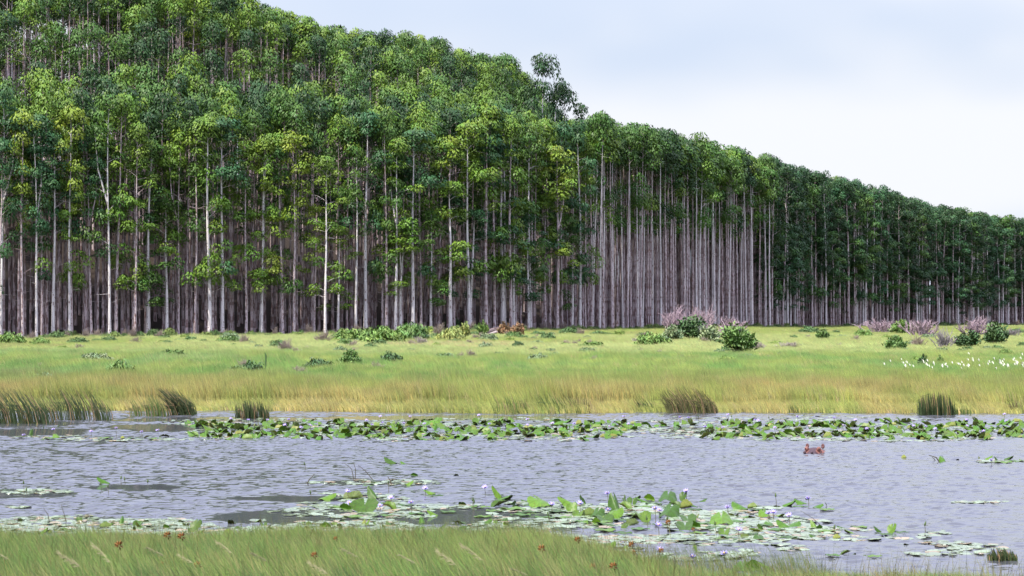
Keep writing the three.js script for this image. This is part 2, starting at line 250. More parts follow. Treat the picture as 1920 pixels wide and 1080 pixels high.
{ // single trees that stand out
  const one = (px, b, topPy, geo, fm, bm, label) => { let d = edge((px - 960) / F * 340); for (let k = 0; k < 6; k++) d = edge((px - 960) / F * d) + b; const x = (px - 960) / F * d, h = EYE + (YH - topPy) / F * d - groundY(x, d); plantTree({ x, d, h, tv: 0.13, mv: 0.5 }, geo, fm, bm, label, 'single outstanding eucalyptus trees'); };
  one(1020, 26, 112, kinds.tall[0], foliage.dark, bark.pale, 'open-crowned eucalyptus standing highest against the sky where the hill drops off');
  one(1062, 24, 165, kinds.tall[1], foliage.dark, bark.grey, 'eucalyptus with loose crown just right of the highest open-crowned one on the skyline');
  one(1444, -0.6, 320, kinds.bare[1], foliage.mid, bark.pale, 'white-stemmed eucalyptus at the corner where the dark right stretch begins');
  one(958, -0.4, 225, kinds.edge[3], foliage.fresh, bark.grey, 'forked grey eucalyptus in front of the forest edge behind the fallen log');
  one(610, -1.6, 300, kinds.edge[4], foliage.fresh, bark.pale, 'pale eucalyptus standing a step out of the forest edge onto the grass');
}
{ // all the trees further in, seen only as a mass of stems and leaves
  const rest = trees.filter((t) => !chosen.has(t)), g = new THREE.Group(), M = new THREE.Matrix4(), q = new THREE.Quaternion(), up = V(0, 1, 0), col = new THREE.Color();
  const barkTint = new THREE.MeshStandardMaterial({ map: T.c, roughness: 0.95 }), leafTint = leafMat(1, 1, 1, 0.5);
  for (let k = 0; k < 3; k++) {
    const list = rest.filter((_, i) => i % 3 === k), tr = new THREE.InstancedMesh(lite[k].trunk, barkTint, list.length), cr = new THREE.InstancedMesh(lite[k].crown, leafTint, list.length);
    tr.name = 'trunks'; cr.name = 'crowns';
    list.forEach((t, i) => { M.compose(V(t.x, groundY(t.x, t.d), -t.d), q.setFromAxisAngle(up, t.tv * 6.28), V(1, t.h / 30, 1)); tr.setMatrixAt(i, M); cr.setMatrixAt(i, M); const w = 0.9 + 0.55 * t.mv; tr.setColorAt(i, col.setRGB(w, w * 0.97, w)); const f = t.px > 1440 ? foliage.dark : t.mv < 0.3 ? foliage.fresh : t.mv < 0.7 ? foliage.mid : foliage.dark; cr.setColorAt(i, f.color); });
    g.add(tr, cr);
  }
  top(g, 'forest', 'mass of eucalyptus stems and crowns deep inside the plantation', 'forest', null, 'stuff');
}
console.log('trees', trees.length, 'single', chosen.size);
// ------------------------------------------------------------------ grass
function makeTuft(seed, o) {                               // a tuft of bent blades; all lean with the wind to -x
  const r = rng(seed), g = new GB();
  for (let k = 0; k < o.n; k++) {
    const a = r() * 6.28, q = Math.sqrt(r()) * o.rad, x = Math.cos(a) * q, z = Math.sin(a) * q, h = o.h * (0.55 + 0.55 * r()), w = o.w * (0.7 + 0.6 * r()), th = r() * 3.14, sx = Math.cos(th) * w, sz = Math.sin(th) * w;
    const lx = -h * o.lean * (0.5 + r()) + (r() - 0.5) * h * 0.25, lz = (r() - 0.5) * h * 0.4, v = 0.6 + 0.8 * r(), c = [v * (0.85 + 0.4 * r()), v, v * 0.95], mx = x + lx * 0.32, mz = z + lz * 0.32, my = h * 0.58, f = -Math.cos(th) < 0 ? -1 : 1, n = V(f * Math.sin(th), 0.3, -f * Math.cos(th)).normalize();
    const A = g.v(x - sx, -0.04, z - sz, n.x, n.y, n.z, 0, 0, c), B = g.v(x + sx, -0.04, z + sz, n.x, n.y, n.z, 0, 0, c), C = g.v(mx + sx * 0.8, my, mz + sz * 0.8, n.x, n.y, n.z, 0, 0, c), D = g.v(mx - sx * 0.8, my, mz - sz * 0.8, n.x, n.y, n.z, 0, 0, c), E = g.v(x + lx, h, z + lz, n.x, n.y, n.z, 0, 0, c);
    if (f > 0) { g.t(A, C, B); g.t(A, D, C); g.t(D, E, C); } else { g.t(A, B, C); g.t(A, C, D); g.t(D, C, E); }
  }
  return g.geo();
}
const grassMat = new THREE.MeshPhysicalMaterial({ color: 0xffffff, vertexColors: true, roughness: 0.75, side: THREE.DoubleSide });
function instanced(parent, name, geos, mat, list) {        // list: {x, y, z, s, sy, turn, c}
  const M = new THREE.Matrix4(), q = new THREE.Quaternion(), qt = new THREE.Quaternion(), up = V(0, 1, 0), col = new THREE.Color();
  geos.forEach((geo, k) => { const mine = list.filter((_, i) => i % geos.length === k), im = new THREE.InstancedMesh(geo, mat, mine.length); im.name = name; mine.forEach((t, i) => { q.setFromAxisAngle(up, t.turn); if (t.tilt) q.premultiply(qt.setFromEuler(new THREE.Euler(t.tilt[0], 0, t.tilt[1]))); M.compose(V(t.x, t.y, t.z), q, V(t.s, t.sy, t.s)); im.setMatrixAt(i, M); im.setColorAt(i, col.setRGB(...t.c)); }); parent.add(im); });
}
const mixc = (a, b, t) => [0, 1, 2].map((q) => lerp(a[q], b[q], t));
{
  const r = rng(301), list = [], C = { straw: [0.265, 0.245, 0.075], olive: [0.19, 0.225, 0.05], rust: [0.25, 0.19, 0.07], lush: [0.11, 0.215, 0.044], lime: [0.185, 0.255, 0.056], pale: [0.25, 0.31, 0.11], mint: [0.165, 0.26, 0.09], dull: [0.19, 0.215, 0.065], dry: [0.28, 0.235, 0.12] };
  const bands = [[88, 128, 36], [128, 200, 13], [200, 330, 5], [330, 620, 2.6]];
  for (const [d0, d1, den] of bands) {
    const half = 0.2135 * d1 + 5, n = Math.round((d1 - d0) * half * 2 * den);
    for (let k = 0; k < n; k++) {
      const d = d0 + r() * (d1 - d0), x = (r() * 2 - 1) * half, u = r(), v = r(), w = r();
      if (Math.abs(x) > 0.2135 * d + 5 || d < farShore(x) - 0.3 || behind(x, d) > 1.5) continue;
      const n1 = fbm(x * 0.09, d * 0.035, 51, 3), n2 = fbm(x * 0.5, d * 0.12, 52, 3), n3 = fbm(x * 0.02 + 3, d * 0.012, 53, 2);
      const py = YH + (EYE - groundY(x, d)) / d * F + (n1 - 0.5) * 26;      // soft, uneven zones that follow the shore
      const dry = mixc(mixc(C.straw, C.olive, sstep(0.35, 0.65, n2)), C.rust, sstep(0.55, 0.75, n1) * 0.7), wet = mixc(mixc(C.lush, C.lime, sstep(0.35, 0.65, n2)), C.mint, sstep(0.55, 0.75, n1) * 0.8), up = mixc(mixc(C.lime, C.dull, sstep(0.4, 0.7, n2)), C.pale, sstep(0.5, 0.75, n3));
      let c = mixc(dry, wet, 1 - sstep(714, 752, py)); c = mixc(up, c, sstep(652, 678, py));
      const bareTrack = Math.hypot((pxOf(x, d) - 850) / 130, (py - 646) / 9); if (bareTrack < 1 && u < 0.75) { if (u < 0.4) continue; c = C.dry; }
      if (v < 0.06) c = C.dry; const f = (0.72 + 0.56 * w) * lerp(0.75, 1.25, fbm(x * 1.3, d * 0.4, 58, 2)), hgt = (py > 722 ? 0.55 : py > 672 ? 0.42 : 0.32) * lerp(0.45, 1.75, fbm(x * 0.7, d * 0.3, 63, 3)) * (0.7 + 0.6 * u) * (d - farShore(x) < 2 ? 0.45 : 1) * lerp(1, 1.5, sstep(-7, -0.5, behind(x, d)));
      list.push({ x, y: Math.max(groundY(x, d), 0), z: -d, s: d > 200 ? 1.6 : d > 128 ? 1.2 : 0.9, sy: hgt / 0.6, turn: (v - 0.5) * 0.9, c: c.map((q) => q * f) });
    }
  }
  const g = new THREE.Group(); instanced(g, 'grass', [0, 1, 2, 3].map((k) => makeTuft(310 + k, { n: 20, h: 0.62, rad: 0.24, w: 0.0075, lean: 0.3 })), grassMat, list);
  top(g, 'meadow_grass', 'wind-bent meadow grass, straw-coloured by the water and green further back', 'grass', null, 'stuff');
  console.log('meadow', list.length);
}
{ // near bank
  const r = rng(321), list = [], sparse = [], C = [[0.075, 0.135, 0.02], [0.115, 0.16, 0.028], [0.19, 0.165, 0.07], [0.05, 0.10, 0.024]];
  for (let k = 0; k < 26000; k++) {
    const d = 24 + 15 * Math.pow(r(), 0.6), x = (r() * 2 - 1) * (0.2135 * d + 3), u = r(), w = r(), ns = nearShore(x); if (d > ns + 0.5) continue;
    const n = fbm(x * 0.8, d * 0.5, 55, 3), c = mixc(mixc(C[0], C[1], sstep(0.3, 0.7, n)), u < 0.24 ? C[2] : C[3], u < 0.5 ? 0.8 : 0.15), f = 0.6 + 0.8 * w;
    list.push({ x, y: Math.max(groundY(x, d), -0.05), z: -d, s: 0.8 + 0.5 * u, sy: lerp(0.55, 0.95, w) * lerp(1, 0.7, sstep(-1, 0.5, d - ns)) * lerp(1, 0.72, sstep(1, 3, x)), turn: (hash2(k, 2, 9) - 0.5) * 2.2, c: c.map((q) => q * f * lerp(0.7, 1.3, fbm(x * 3, d * 2, 59, 2))) });
  }
  for (let k = 0; k < 2600; k++) { const x = lerp(-10, 4.5, r()), d = nearShore(x) + 0.1 + 3.6 * Math.pow(r(), 2.4), u = r(); if (fbm(x * 0.5, d * 0.4, 57, 2) < 0.46) continue; sparse.push({ x, y: 0, z: -d, s: 0.9, sy: 0.5 + 0.55 * u, turn: 0, c: [0.08 + 0.05 * u, 0.13 + 0.05 * u, 0.045] }); }
  const straw = []; for (let k = 0; k < 3600; k++) { const d = 25 + 13 * Math.pow(r(), 0.6), x = (r() * 2 - 1) * (0.2135 * d + 3), u = r(); if (d > nearShore(x)) continue; straw.push({ x, y: groundY(x, d), z: -d, s: 1, sy: 0.7 + 0.6 * u, turn: r() * 6.28, c: u < 0.5 ? [0.26, 0.22, 0.11] : [0.17, 0.17, 0.05] }); }
  const g = new THREE.Group(); instanced(g, 'dry_grass', [0, 1].map((k) => makeTuft(340 + k, { n: 5, h: 0.6, rad: 0.15, w: 0.003, lean: 0.3 })), grassMat, straw); instanced(g, 'grass', [0, 1, 2].map((k) => makeTuft(330 + k, { n: 24, h: 0.55, rad: 0.12, w: 0.0036, lean: 0.38 })), grassMat, list);
  instanced(g, 'water_grass', [0, 1].map((k) => makeTuft(336 + k, { n: 7, h: 0.5, rad: 0.16, w: 0.0035, lean: 0.45 })), grassMat, sparse);
  top(g, 'bank_grass', 'tall green grass leaning in the wind on the near bank', 'grass', null, 'stuff');
}
{ // cotton-white flower spikes in the grass near the right edge
  const r = rng(341), g = new GB(), list = [];
  for (let k = 0; k < 5; k++) { const a = r() * 6.28, x = (r() - 0.5) * 0.08; leaf(g, V(x, 0.55 + 0.05 * r(), 0), V(-0.5, 0.8, (r() - 0.5) * 0.6).normalize(), V(Math.cos(a), 0, Math.sin(a)), 0.15, 0.022, [1, 1, 1], V(0, 0.7, 0.7)); }
  leaf(g, V(0, 0, 0), V(-0.12, 1, 0).normalize(), V(0, 0, 1), 0.62, 0.006, [0.3, 0.4, 0.12], V(0, 0.4, 0.9));
  for (let k = 0; k < 75; k++) { const px = 1650 + 290 * Math.pow(r(), 0.7), p = onGround(px, 706 + 12 * (r() - 0.5) + (r() < 0.12 ? -22 * r() : 0)); list.push({ x: p.x, y: p.y, z: p.z, s: 1, sy: 0.9 + 0.4 * r(), turn: r() * 0.8 - 0.4, c: [0.6, 0.62, 0.54] }); }
  const o = new THREE.Group(); instanced(o, 'flower_spikes', [g.geo()], grassMat, list);
  top(o, 'white_flowering_grass', 'drift of white flower spikes in the green grass near the right edge', 'grass', null, 'stuff');
}

// ------------------------------------------------------------------ shrubs, dead brush, fallen log
function makeShrub(seed, o) {                              // about 2 m wide and o.h m high before scaling
  const r = rng(seed), st = new GB(), lf = new GB();
  for (let k = 0; k < o.n; k++) {
    const th = r() * 6.28, q = Math.sqrt(r()) * 0.95, hh = o.h * Math.sqrt(Math.max(0.05, 1 - q * q * 0.85)) * (0.55 + 0.55 * r()), e = V(Math.cos(th) * q, hh, Math.sin(th) * q), m = V(e.x * 0.45, hh * 0.55, e.z * 0.45);
    if (k % 2 === 0) st.tube([V((r() - 0.5) * 0.2, -0.1, (r() - 0.5) * 0.2), m, e], [0.022, 0.014, 0.005], 3);
    for (let f = 0; f < 3; f++) { const c = f ? m.clone().lerp(e, r()) : e, tone = 0.65 + 0.7 * r(), warm = 0.85 + 0.35 * r();
      for (let i = 0; i < o.leaves; i++) { const dir = V(r() - 0.5, o.droop ? -0.3 - r() * 0.3 : r() * 0.9 - 0.15, r() - 0.5).normalize(), side = V(r() - 0.5, r() - 0.5, r() - 0.5).cross(dir).normalize(), n = V(0, 0, 0).crossVectors(dir, side); if (n.y < 0) n.negate(); n.add(V(e.x * 0.5, 0.4, e.z * 0.5)).normalize(); const v = tone * (0.75 + 0.5 * r()), L = o.len * (0.6 + 0.8 * r());
        leaf(lf, V(c.x + (r() - 0.5) * o.spread, Math.max(0.03, c.y + (r() - 0.5) * o.spread), c.z + (r() - 0.5) * o.spread), dir, side, L, L * o.wide, [v * warm, v, v], n); } }
  }
  return { stems: st.geo(), foliage: lf.geo() };
}
function makeBrush(seed, n) {                              // leafless, finely branched
  const r = rng(seed), g = new GB();
  const grow = (p, d, len, rad, lev) => { const m = p.clone().addScaledVector(d, len * 0.5), e = p.clone().addScaledVector(d, len); m.x += (r() - 0.5) * len * 0.2; e.x += (r() - 0.5) * len * 0.2; g.tube([p, m, e], [rad, rad * 0.75, rad * 0.4], 3); if (lev > 0) for (let k = 0; k < 4; k++) grow(p.clone().lerp(e, 0.35 + 0.65 * r()), d.clone().add(V(r() - 0.5, r() * 0.5 - 0.1, r() - 0.5).multiplyScalar(1.4)).normalize(), len * (0.45 + 0.25 * r()), rad * 0.6, lev - 1); };
  for (let k = 0; k < n; k++) { const a = r() * 6.28, q = r() * 0.7; grow(V(Math.cos(a) * q * 0.6, -0.1, Math.sin(a) * q * 0.6), V(Math.cos(a) * q, 0.9, Math.sin(a) * q).normalize(), 0.55 + 0.45 * r(), 0.045, 2); }
  return g.geo();
}
const shrubs = { round: [0, 1, 2].map((k) => makeShrub(600 + k, { n: 60, h: 1.45, leaves: 12, len: 0.2, wide: 0.26, spread: 0.34 })), fern: [0, 1, 2].map((k) => makeShrub(610 + k, { n: 60, h: 0.95, leaves: 13, len: 0.26, wide: 0.13, spread: 0.3, droop: true })), sapling: [0, 1].map((k) => makeShrub(620 + k, { n: 26, h: 1.7, leaves: 9, len: 0.3, wide: 0.26, spread: 0.3 })) };
const brushes = [0, 1, 2].map((k) => makeBrush(630 + k, 26));
const stemMat = new THREE.MeshStandardMaterial({ color: rgb(0.13, 0.10, 0.07), roughness: 0.95 });
const shrubMat = { green: leafMat(0.11, 0.20, 0.05, 0.5), deep: leafMat(0.06, 0.12, 0.04, 0.5), bright: leafMat(0.15, 0.245, 0.06, 0.7), pale: leafMat(0.27, 0.32, 0.10, 0.7), orange: leafMat(0.25, 0.165, 0.09, 0.8), grey: leafMat(0.22, 0.29, 0.15, 0.6) };
const twigMat = { mauve: new THREE.MeshStandardMaterial({ color: rgb(0.40, 0.30, 0.34), roughness: 0.95 }), grey: new THREE.MeshStandardMaterial({ color: rgb(0.30, 0.27, 0.27), roughness: 0.95 }), pale: new THREE.MeshStandardMaterial({ color: rgb(0.42, 0.37, 0.32), roughness: 0.95 }) };
let shrubNo = 0;
function shrub(px, py, w, h, kind, mat, label) {
  const p = onGround(px, py), list = shrubs[kind], k = shrubNo++, geo = list[k % list.length], g = new THREE.Group(), H0 = kind === 'round' ? 1.6 : kind === 'fern' ? 1.05 : 1.85;
  g.position.set(p.x, p.y, p.z); g.rotation.y = k * 1.7; g.scale.set(w / p.s / 2, (h / p.s + 0.22) / H0, w / p.s / 2);
  part(g, 'stems', geo.stems, stemMat); part(g, 'foliage', geo.foliage, shrubMat[mat]); top(g, 'shrub', label, 'shrub', 'shrubs in the meadow');
}
for (const a of [
  [1383, 668, 70, 54, 'round', 'green', 'largest round bushy shrub standing alone in the meadow'],
  [1296, 640, 64, 42, 'round', 'deep', 'dark rounded shrub in front of the mauve dead brush'],
  [1262, 641, 40, 26, 'round', 'grey', 'grey-green shrub tucked left of the dark rounded shrub'],
  [1222, 650, 66, 24, 'fern', 'bright', 'low spreading light green shrub left of the dead brush'],
  [1330, 645, 40, 30, 'round', 'grey', 'grey-green shrub between the dark rounded and the largest round shrub'],
  [1678, 661, 42, 25, 'round', 'green', 'loose mid-sized shrub alone in the right meadow'],
  [1543, 640, 27, 20, 'round', 'green', 'small lone shrub near the forest right of centre'],
  [1620, 634, 36, 15, 'fern', 'bright', 'low light green shrub near the dark right stretch of forest'],
  [1690, 628, 44, 24, 'round', 'bright', 'light green shrub at the foot of the right forest edge'],
  [1815, 656, 52, 30, 'round', 'deep', 'dark shrub right of the grey dead bush'],
  [1868, 650, 46, 40, 'round', 'deep', 'tall dark shrub with pointed top near the right edge'],
  [1886, 672, 30, 14, 'fern', 'bright', 'low green shrub below the tall dark pointed one'],
  [1731, 694, 20, 24, 'sapling', 'deep', 'upright leafy weed above the white flower spikes'],
  [1762, 691, 16, 18, 'sapling', 'green', 'smaller upright weed right of the leafy one above the white spikes'],
  [180, 684, 64, 18, 'fern', 'grey', 'low grey-green shrub in the left meadow'],
  [226, 712, 60, 30, 'fern', 'green', 'mid-green bushy shrub above the leaning reeds'],
  [82, 724, 44, 18, 'fern', 'grey', 'grey-green plant just above the leftmost reeds'],
  [322, 674, 56, 14, 'fern', 'green', 'flat green shrub in the upper left meadow'],
  [474, 707, 52, 24, 'fern', 'deep', 'dark green shrub beside a dark upright stalk'],
  [598, 701, 62, 24, 'fern', 'deep', 'dark green spreading shrub left of the two meadow shrubs by the straw zone'],
  [657, 695, 42, 30, 'round', 'green', 'rounded yellowish-tipped shrub in the middle of the left meadow'],
  [733, 687, 44, 22, 'fern', 'deep', 'dark fern-like shrub right of the rounded yellowish one'],
  [648, 650, 32, 12, 'fern', 'green', 'small dark plant in front of the bracken thicket'],
  [664, 642, 80, 24, 'fern', 'bright', 'left mound of the bracken thicket at the forest edge'],
  [716, 646, 90, 30, 'fern', 'bright', 'front mound of the bracken thicket at the forest edge'],
  [772, 640, 70, 32, 'fern', 'green', 'right mound of the bracken thicket at the forest edge'],
  [848, 622, 34, 28, 'sapling', 'deep', 'dark green sapling against the trunks left of the log'],
  [846, 642, 50, 26, 'fern', 'pale', 'pale yellow-green leafy growth in front of the dark sapling'],
  [872, 636, 22, 30, 'sapling', 'pale', 'pale yellow-green upright sapling left of the log'],
  [906, 636, 24, 30, 'sapling', 'bright', 'light green sapling touching the left end of the log'],
  [946, 632, 26, 26, 'sapling', 'orange', 'orange-brown withered sapling at the right end of the log'],
  [971, 634, 26, 26, 'sapling', 'orange', 'orange-brown withered bush right of the log'],
  [962, 636, 34, 12, 'fern', 'green', 'low green plant under the withered orange bushes'],
  [20, 648, 60, 22, 'fern', 'bright', 'light green growth at the foot of the leftmost trees'],
  [76, 650, 40, 14, 'fern', 'bright', 'low green growth second from the left along the forest foot'],
  [430, 646, 46, 14, 'fern', 'green', 'low green growth at the forest foot left of the thicket'],
  [910, 658, 30, 12, 'fern', 'grey', 'small grey-green plant in the middle meadow below the log'],
  [972, 655, 24, 12, 'fern', 'deep', 'small dark plant right of the grey-green one below the log'],
  [1110, 655, 50, 12, 'fern', 'bright', 'low light green mound in the meadow left of the spreading shrub'],
]) shrub(...a);
{ // small weeds scattered through the meadow, indistinct from each other
  const r = rng(641), list = [], tw = [];
  for (let k = 0; k < 520; k++) { const py = 628 + 84 * Math.pow(r(), 1.5), px = -40 + 2000 * r(), p = onGround(px, py), u = r(); if (fbm(p.x * 0.05, p.d * 0.03, 645, 3) < 0.45 || behind(p.x, p.d) > 0) continue; const s = (0.35 + 0.7 * r() * r()) * (p.d / 260 + 0.3); (u < 0.2 ? tw : list).push({ x: p.x, y: p.y, z: p.z, s, sy: s * (0.6 + 0.4 * r()), turn: r() * 6.28, c: u < 0.2 ? [0.33, 0.27, 0.22] : u < 0.55 ? [0.10, 0.18, 0.06] : u < 0.8 ? [0.17, 0.24, 0.12] : [0.2, 0.29, 0.06] }); }
  for (let k = 0; k < 900; k++) { const x = lerp(-75, 140, r()), d = edge(x) + lerp(-6, 3, r()), u = r(), s = 0.35 + 0.75 * r() * r(), n = fbm(x * 0.12, d * 0.1, 646, 3), h = r(), t = r() * 6.28; if (Math.abs(x) > 0.2135 * d + 6 || n < 0.42) continue; (u < 0.15 ? tw : list).push({ x, y: groundY(x, d), z: -d, s, sy: s * (0.7 + 0.8 * h), turn: t, c: u < 0.15 ? [0.30, 0.24, 0.21] : u < 0.6 ? [0.09, 0.16, 0.05] : [0.18, 0.25, 0.07] }); }
  const o = new THREE.Group(); instanced(o, 'weeds', shrubs.fern.map((f) => f.foliage), leafMat(1, 1, 1, 0.6), list); instanced(o, 'dry_weeds', [brushes[0]], new THREE.MeshStandardMaterial({ roughness: 0.95 }), tw);
  top(o, 'meadow_weeds', 'low leafy and dry weeds scattered through the meadow', 'weeds', null, 'stuff');
}
function brush(px, py, w, h, mat, label) { const p = onGround(px, py), k = shrubNo++, m = new THREE.Mesh(brushes[k % 3], twigMat[mat]); m.position.set(p.x, p.y, p.z); m.rotation.y = k * 1.3; m.scale.set(w / p.s / 2, h / p.s / 1.75, w / p.s / 2); top(m, 'dead_brush', label, 'dead bush', 'leafless brush by the forest'); }
for (const a of [
  [1262, 630, 84, 66, 'mauve', 'left part of the tall mauve leafless brush before the trunks'], [1302, 630, 84, 70, 'mauve', 'right part of the tall mauve leafless brush before the trunks'],
  [1326, 644, 50, 44, 'grey', 'grey leafless bush between the dark and the largest round shrub'], [1374, 632, 80, 46, 'mauve', 'thin mauve twigs behind the largest round shrub'],
  [1418, 660, 44, 28, 'pale', 'pale dry bush right of the largest round shrub'], [1480, 655, 50, 18, 'pale', 'low pale dry weeds near the white-stemmed corner tree'], [1768, 656, 52, 48, 'grey', 'dense grey leafless bush in the right meadow'],
  [1652, 626, 84, 36, 'mauve', 'thin mauve twigs left of the grey leafless bush'], [1728, 634, 76, 46, 'mauve', 'mauve twigs just behind the grey leafless bush'], [1830, 632, 86, 46, 'mauve', 'mauve twigs behind the dark shrubs near the right edge'],
  [1896, 634, 40, 24, 'grey', 'grey twigs at the far right edge of the meadow'], [1198, 645, 40, 16, 'pale', 'pale dry weeds left of the spreading shrub'], [790, 648, 40, 20, 'pale', 'pale dry weeds right of the bracken thicket'], [612, 668, 50, 10, 'pale', 'low dry weeds left below the thicket'],
]) brush(...a);
{
  const p = onGround(930, 631), g = new THREE.Group(), u = 1 / p.s; g.position.set(p.x, p.y, p.z);
  const logMat = new THREE.MeshStandardMaterial({ map: T.c, color: rgb(0.42, 0.38, 0.4), roughness: 0.95 });
  part(g, 'log', new GB().tube([V(-26 * u, 0.35, 0.4), V(-8 * u, 0.75, 0.2), V(10 * u, 0.95, 0), V(22 * u, 1.0, 0)], [0.2, 0.28, 0.32, 0.3], 9, [1, 1, 1], 0.2).geo(), logMat);
  part(g, 'log', new GB().tube([V(-22 * u, 0.1, 0.9), V(0, 0.55, 0.7), V(18 * u, 0.95, 0.5)], [0.13, 0.18, 0.17], 8, [1, 1, 1], 0.2).geo(), bark.brown);
  part(g, 'broken_end', new THREE.CylinderGeometry(0.3, 0.3, 0.06, 9).rotateZ(Math.PI / 2).translate(22 * u, 1.0, 0), new THREE.MeshStandardMaterial({ color: rgb(0.2, 0.11, 0.06), roughness: 0.9 }));
  top(g, 'fallen_log', 'dark fallen tree stem with broken limb lying at the forest edge', 'log');
}
{ // one tall dark flower stalk in the left meadow
  const p = onGround(498, 705), g = new GB(); g.tube([V(0, 0, 0), V(0.02, 1.1, 0), V(-0.03, 44 / p.s, 0)], [0.03, 0.05, 0.01], 5); const m = new THREE.Mesh(g.geo(), shrubMat.deep); m.position.set(p.x, p.y, p.z); top(m, 'dock_stalk', 'tall dark upright seed stalk in the left meadow', 'plant');
}

// ------------------------------------------------------------------ reeds
const reedMat = { dark: leafMat(0.045, 0.07, 0.025, 0.6), green: leafMat(0.10, 0.15, 0.04, 0.6), rusty: leafMat(0.10, 0.10, 0.04, 0.7) };
function reeds(px, py, w, h, n, lean, mat, label, seed, dryShare = 0.15) {
  const p = py > 775 ? onWater(px, py) : onGround(px, py), r = rng(seed), g = new GB(), W = w / p.s, Hh = h / p.s, dry = new GB();
  for (let k = 0; k < n; k++) {
    const x = (r() - 0.5) * W, z = (r() - 0.5) * W * 0.7, hh = Hh * (0.45 + 0.6 * r()) * (1 - 0.35 * Math.pow(Math.abs(x) / W * 2, 3)), lx = -hh * lean * (0.6 + 0.7 * r()), lz = (r() - 0.5) * hh * 0.2, v = 0.7 + 0.6 * r(), rr = 0.011 + 0.007 * r(), gg = r() < dryShare ? dry : g;
    const pts = [V(x, -0.25, z), V(x + lx * 0.35, hh * 0.5, z + lz * 0.4), V(x + lx, hh, z + lz)]; if (r() < 0.08) pts[2].set(x + lx * 1.5, hh * 0.55, z + 0.3);
    gg.tube(pts, [rr, rr * 0.8, rr * 0.25], 3, [v, v, v]);
  }
  const o = new THREE.Group(); o.position.set(p.x, Math.max(0, p.y), p.z); part(o, 'green_stems', g.geo(), reedMat[mat]); if (dry.i.length) part(o, 'dry_stems', dry.geo(), new THREE.MeshStandardMaterial({ color: rgb(0.3, 0.2, 0.11), roughness: 0.9 }));
  top(o, 'reed_clump', label, 'reeds', 'reed clumps along the far shore');
}
[
  [30, 793, 150, 66, 330, 0.55, 'dark', 'large dark reed clump in the water at the left edge'], [158, 787, 110, 60, 170, 0.5, 'dark', 'open reed clump second from the left, leaning left'],
  [284, 780, 70, 40, 120, 0.4, 'green', 'light green sparse reeds just left of the strongly leaning clump'], [348, 778, 52, 50, 230, 0.8, 'dark', 'dense reed clump leaning strongly to the left'],
  [474, 784, 62, 34, 260, 0.15, 'dark', 'short upright reed clump standing in the water'], [960, 775, 70, 40, 60, 0.35, 'green', 'thin reeds at the shore below the log'],
  [1050, 774, 80, 42, 70, 0.5, 'green', 'thin leaning reeds right of those below the log'], [1090, 772, 40, 28, 90, 0.05, 'rusty', 'small bushy sedge with rusty tips at the shore'],
  [1300, 774, 96, 50, 300, 0.6, 'rusty', 'wide brownish reed clump leaning left at the middle of the shore'], [1214, 772, 34, 30, 40, 0.6, 'dark', 'few dark reeds left of the wide brownish clump'],
  [1756, 778, 66, 42, 380, 0.08, 'dark', 'dense dark upright reed clump near the right'], [1800, 776, 40, 16, 60, 0.15, 'green', 'low green reeds right of the dark upright clump'],
  [1486, 774, 20, 20, 26, 0.2, 'green', 'tiny reed tuft at the shore right of the middle'], [1906, 774, 40, 24, 70, 0.2, 'rusty', 'brownish reeds at the right edge of the shore'], [1880, 1050, 50, 22, 110, 0.3, 'dark', 'dark water grass tuft near the lower right corner'],
].forEach((a, i) => reeds(...a, 700 + i));

